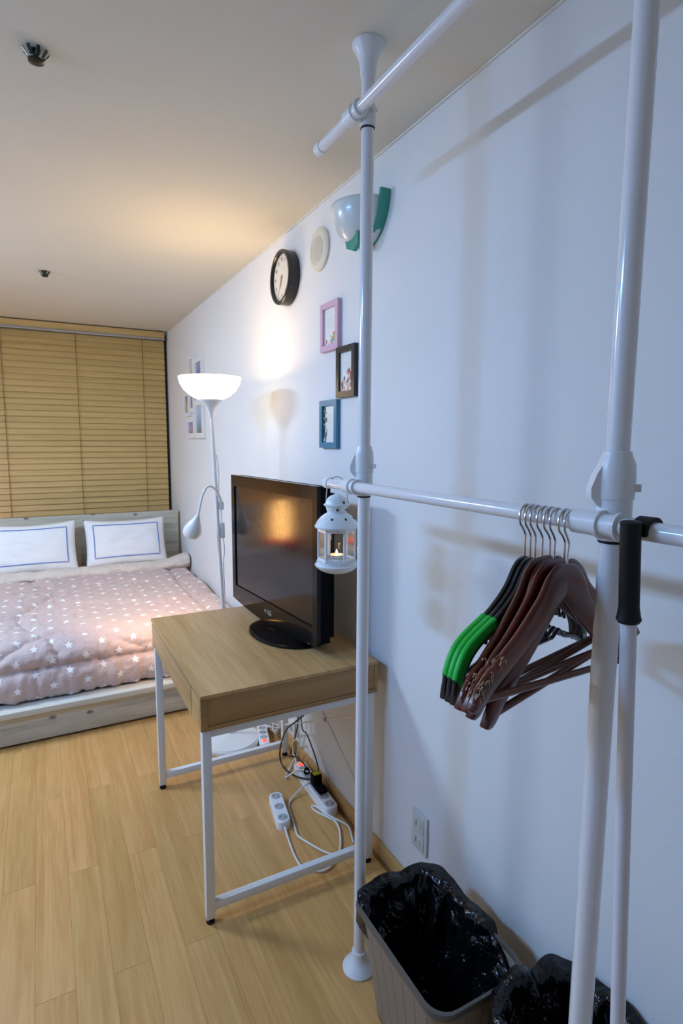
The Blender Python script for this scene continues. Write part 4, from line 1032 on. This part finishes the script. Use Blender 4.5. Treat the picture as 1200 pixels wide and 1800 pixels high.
c2 = [(.918, 1.935, .042), (.905, 1.962, .048), (.866, 1.971, .025), (.812, 1.949, .006), (.785, 1.912, .006), (.775, 1.872, .006), (.766, 1.821, .006), (.755, 1.770, .006), (.752, 1.738, .006), (.775, 1.680, .006), (.800, 1.628, .006), (.830, 1.590, .006)]
cable('power_cable', c2, .0036, M['cablew'], 'white cable curling from the long power strip past the short one')
cable('power_cable', [(.905, 1.925, .575), (.90, 1.930, .50), (.87, 1.925, .38), (.86, 2.011, .294), (.86, 2.103, .221), (.86, 2.155, .153), (.862, 2.195, .075), (.865, 2.195, .022), (.868, 2.140, .010), (.880, 2.040, .030), (.905, 1.955, .060)], .0036, M['cableb'], 'black cable hanging in a wide loop below the desk to the black plug')
cable('power_cable', [(.935, 2.125, .575), (.935, 2.140, .40), (.935, 2.125, .207), (.94, 2.084, .185), (.94, 2.037, .157), (.94, 1.998, .126), (.938, 1.965, .097), (.925, 1.938, .085)], .0028, M['cableb'], 'thin black cable running down along the wall to the adapter')
cable('power_cable', [(.945, 2.160, .575), (.942, 2.165, .30), (.938, 2.175, .191), (.938, 2.208, .101), (.938, 2.240, .045), (.935, 2.252, .012)], .0032, M['cableb'], 'black cable dropping beside the far desk leg')
cable('power_cable', [(.919, 2.040, .060), (.920, 2.070, .064), (.920, 2.100, .058), (.928, 2.154, .045), (.930, 2.200, .025), (.922, 2.235, .010)], .0032, M['cableb'], 'short black cable arching from the plug by the red switch')
cable('power_cable', [(.9235, 2.137, .018), (.925, 2.165, .010), (.932, 2.188, .024), (.935, 2.222, .030), (.935, 2.222, .075), (.935, 2.175, .12), (.935, 2.150, .105), (.935, 2.180, .035), (.92, 2.185, .012), (.850, 2.100, .008), (.86, 2.085, .02), (.895, 2.065, .045), (.918, 2.02, .055)], .0034, M['cablew'], 'white cable crossing itself at the far end of the long power strip')
ad = empty('power_adapter', (.918, 1.925, .0385), 'black power adapter with a yellow label plugged into the long power strip', 'adapter')
MB().box((.899, 1.922, .041), (.935, 1.958, .092), .004).build('body', M['blackmat'], ad)
MB().box((.903, 1.928, .0918), (.931, 1.952, .0928), .0003).build('sticker', M['yellow'], ad, label='yellow sticker')
pg = empty('plug', (.917, 1.885, .0385), 'flat black plug in the long power strip in front of the yellow-labelled adapter', 'plug')
MB().box((.898, 1.872, .041), (.936, 1.918, .058), .006).build('body', M['blackmat'], pg)
pg2 = empty('plug', (.919, 2.047, .0385), 'small black plug beside the red switch of the long power strip', 'plug')
MB().lathe([(.013, .0405), (.013, .052), (.008, .060), (.004, .062)], (.919, 2.038, 0), n=14).build('body', M['blackmat'], pg2)
rnd = random.Random(5)
for k, (mt_, lb) in enumerate((('cablew', 'white coiled cable bundle beside the power strip at the lamp base'), ('cableg', 'cream cable bundle tied in loops behind the far desk stretcher'))):
    pts = []
    for q_ in range(22):
        a = q_*1.35; pts.append((.925+.018*sin(a*1.7+k)+k*.010, 2.46+.075*cos(a)+.01*rnd.uniform(-1, 1), .016+.055*(.5+.5*sin(a*.9+k))+.004*k))
    cable('cable_bundle', pts, .0030, M[mt_], lb, k=4)

# ------------------------------------------------------------------ bedside lamp on a red stool (out of frame left of the bed; the television reflects it)
QX, QY = -.93, 4.60
st = empty('stool', (QX, QY, 0), 'round red stool at the left side of the bed under the paper lamp', 'stool')
MB().lathe([(.14, .42), (.155, .425), (.160, .47), (.15, .488), (.01, .49)], (QX, QY, 0), n=36).build('seat', M['red'], st)
for k in range(4):
    a = pi/4+pi/2*k; MB().tube([(QX+.11*cos(a), QY+.11*sin(a), .42), (QX+.13*cos(a), QY+.13*sin(a), 0)], .012, 10).build('leg', M['hbar'], st)
tl = empty('table_lamp', (QX, QY, .491), 'glowing paper lamp on the red stool beside the bed', 'lamp')
MB().lathe([(.13, .491), (.15, .50), (.15, .52), (.08, .535)], (QX, QY, 0), n=28).build('base', M['redglow'], tl, label='red base with added glow')
MB().lathe([(.070, .536), (.085, .62), (.080, .76), (.062, .87)], (QX, QY, 0), n=28).build('shade', M['tablelamp'], tl)
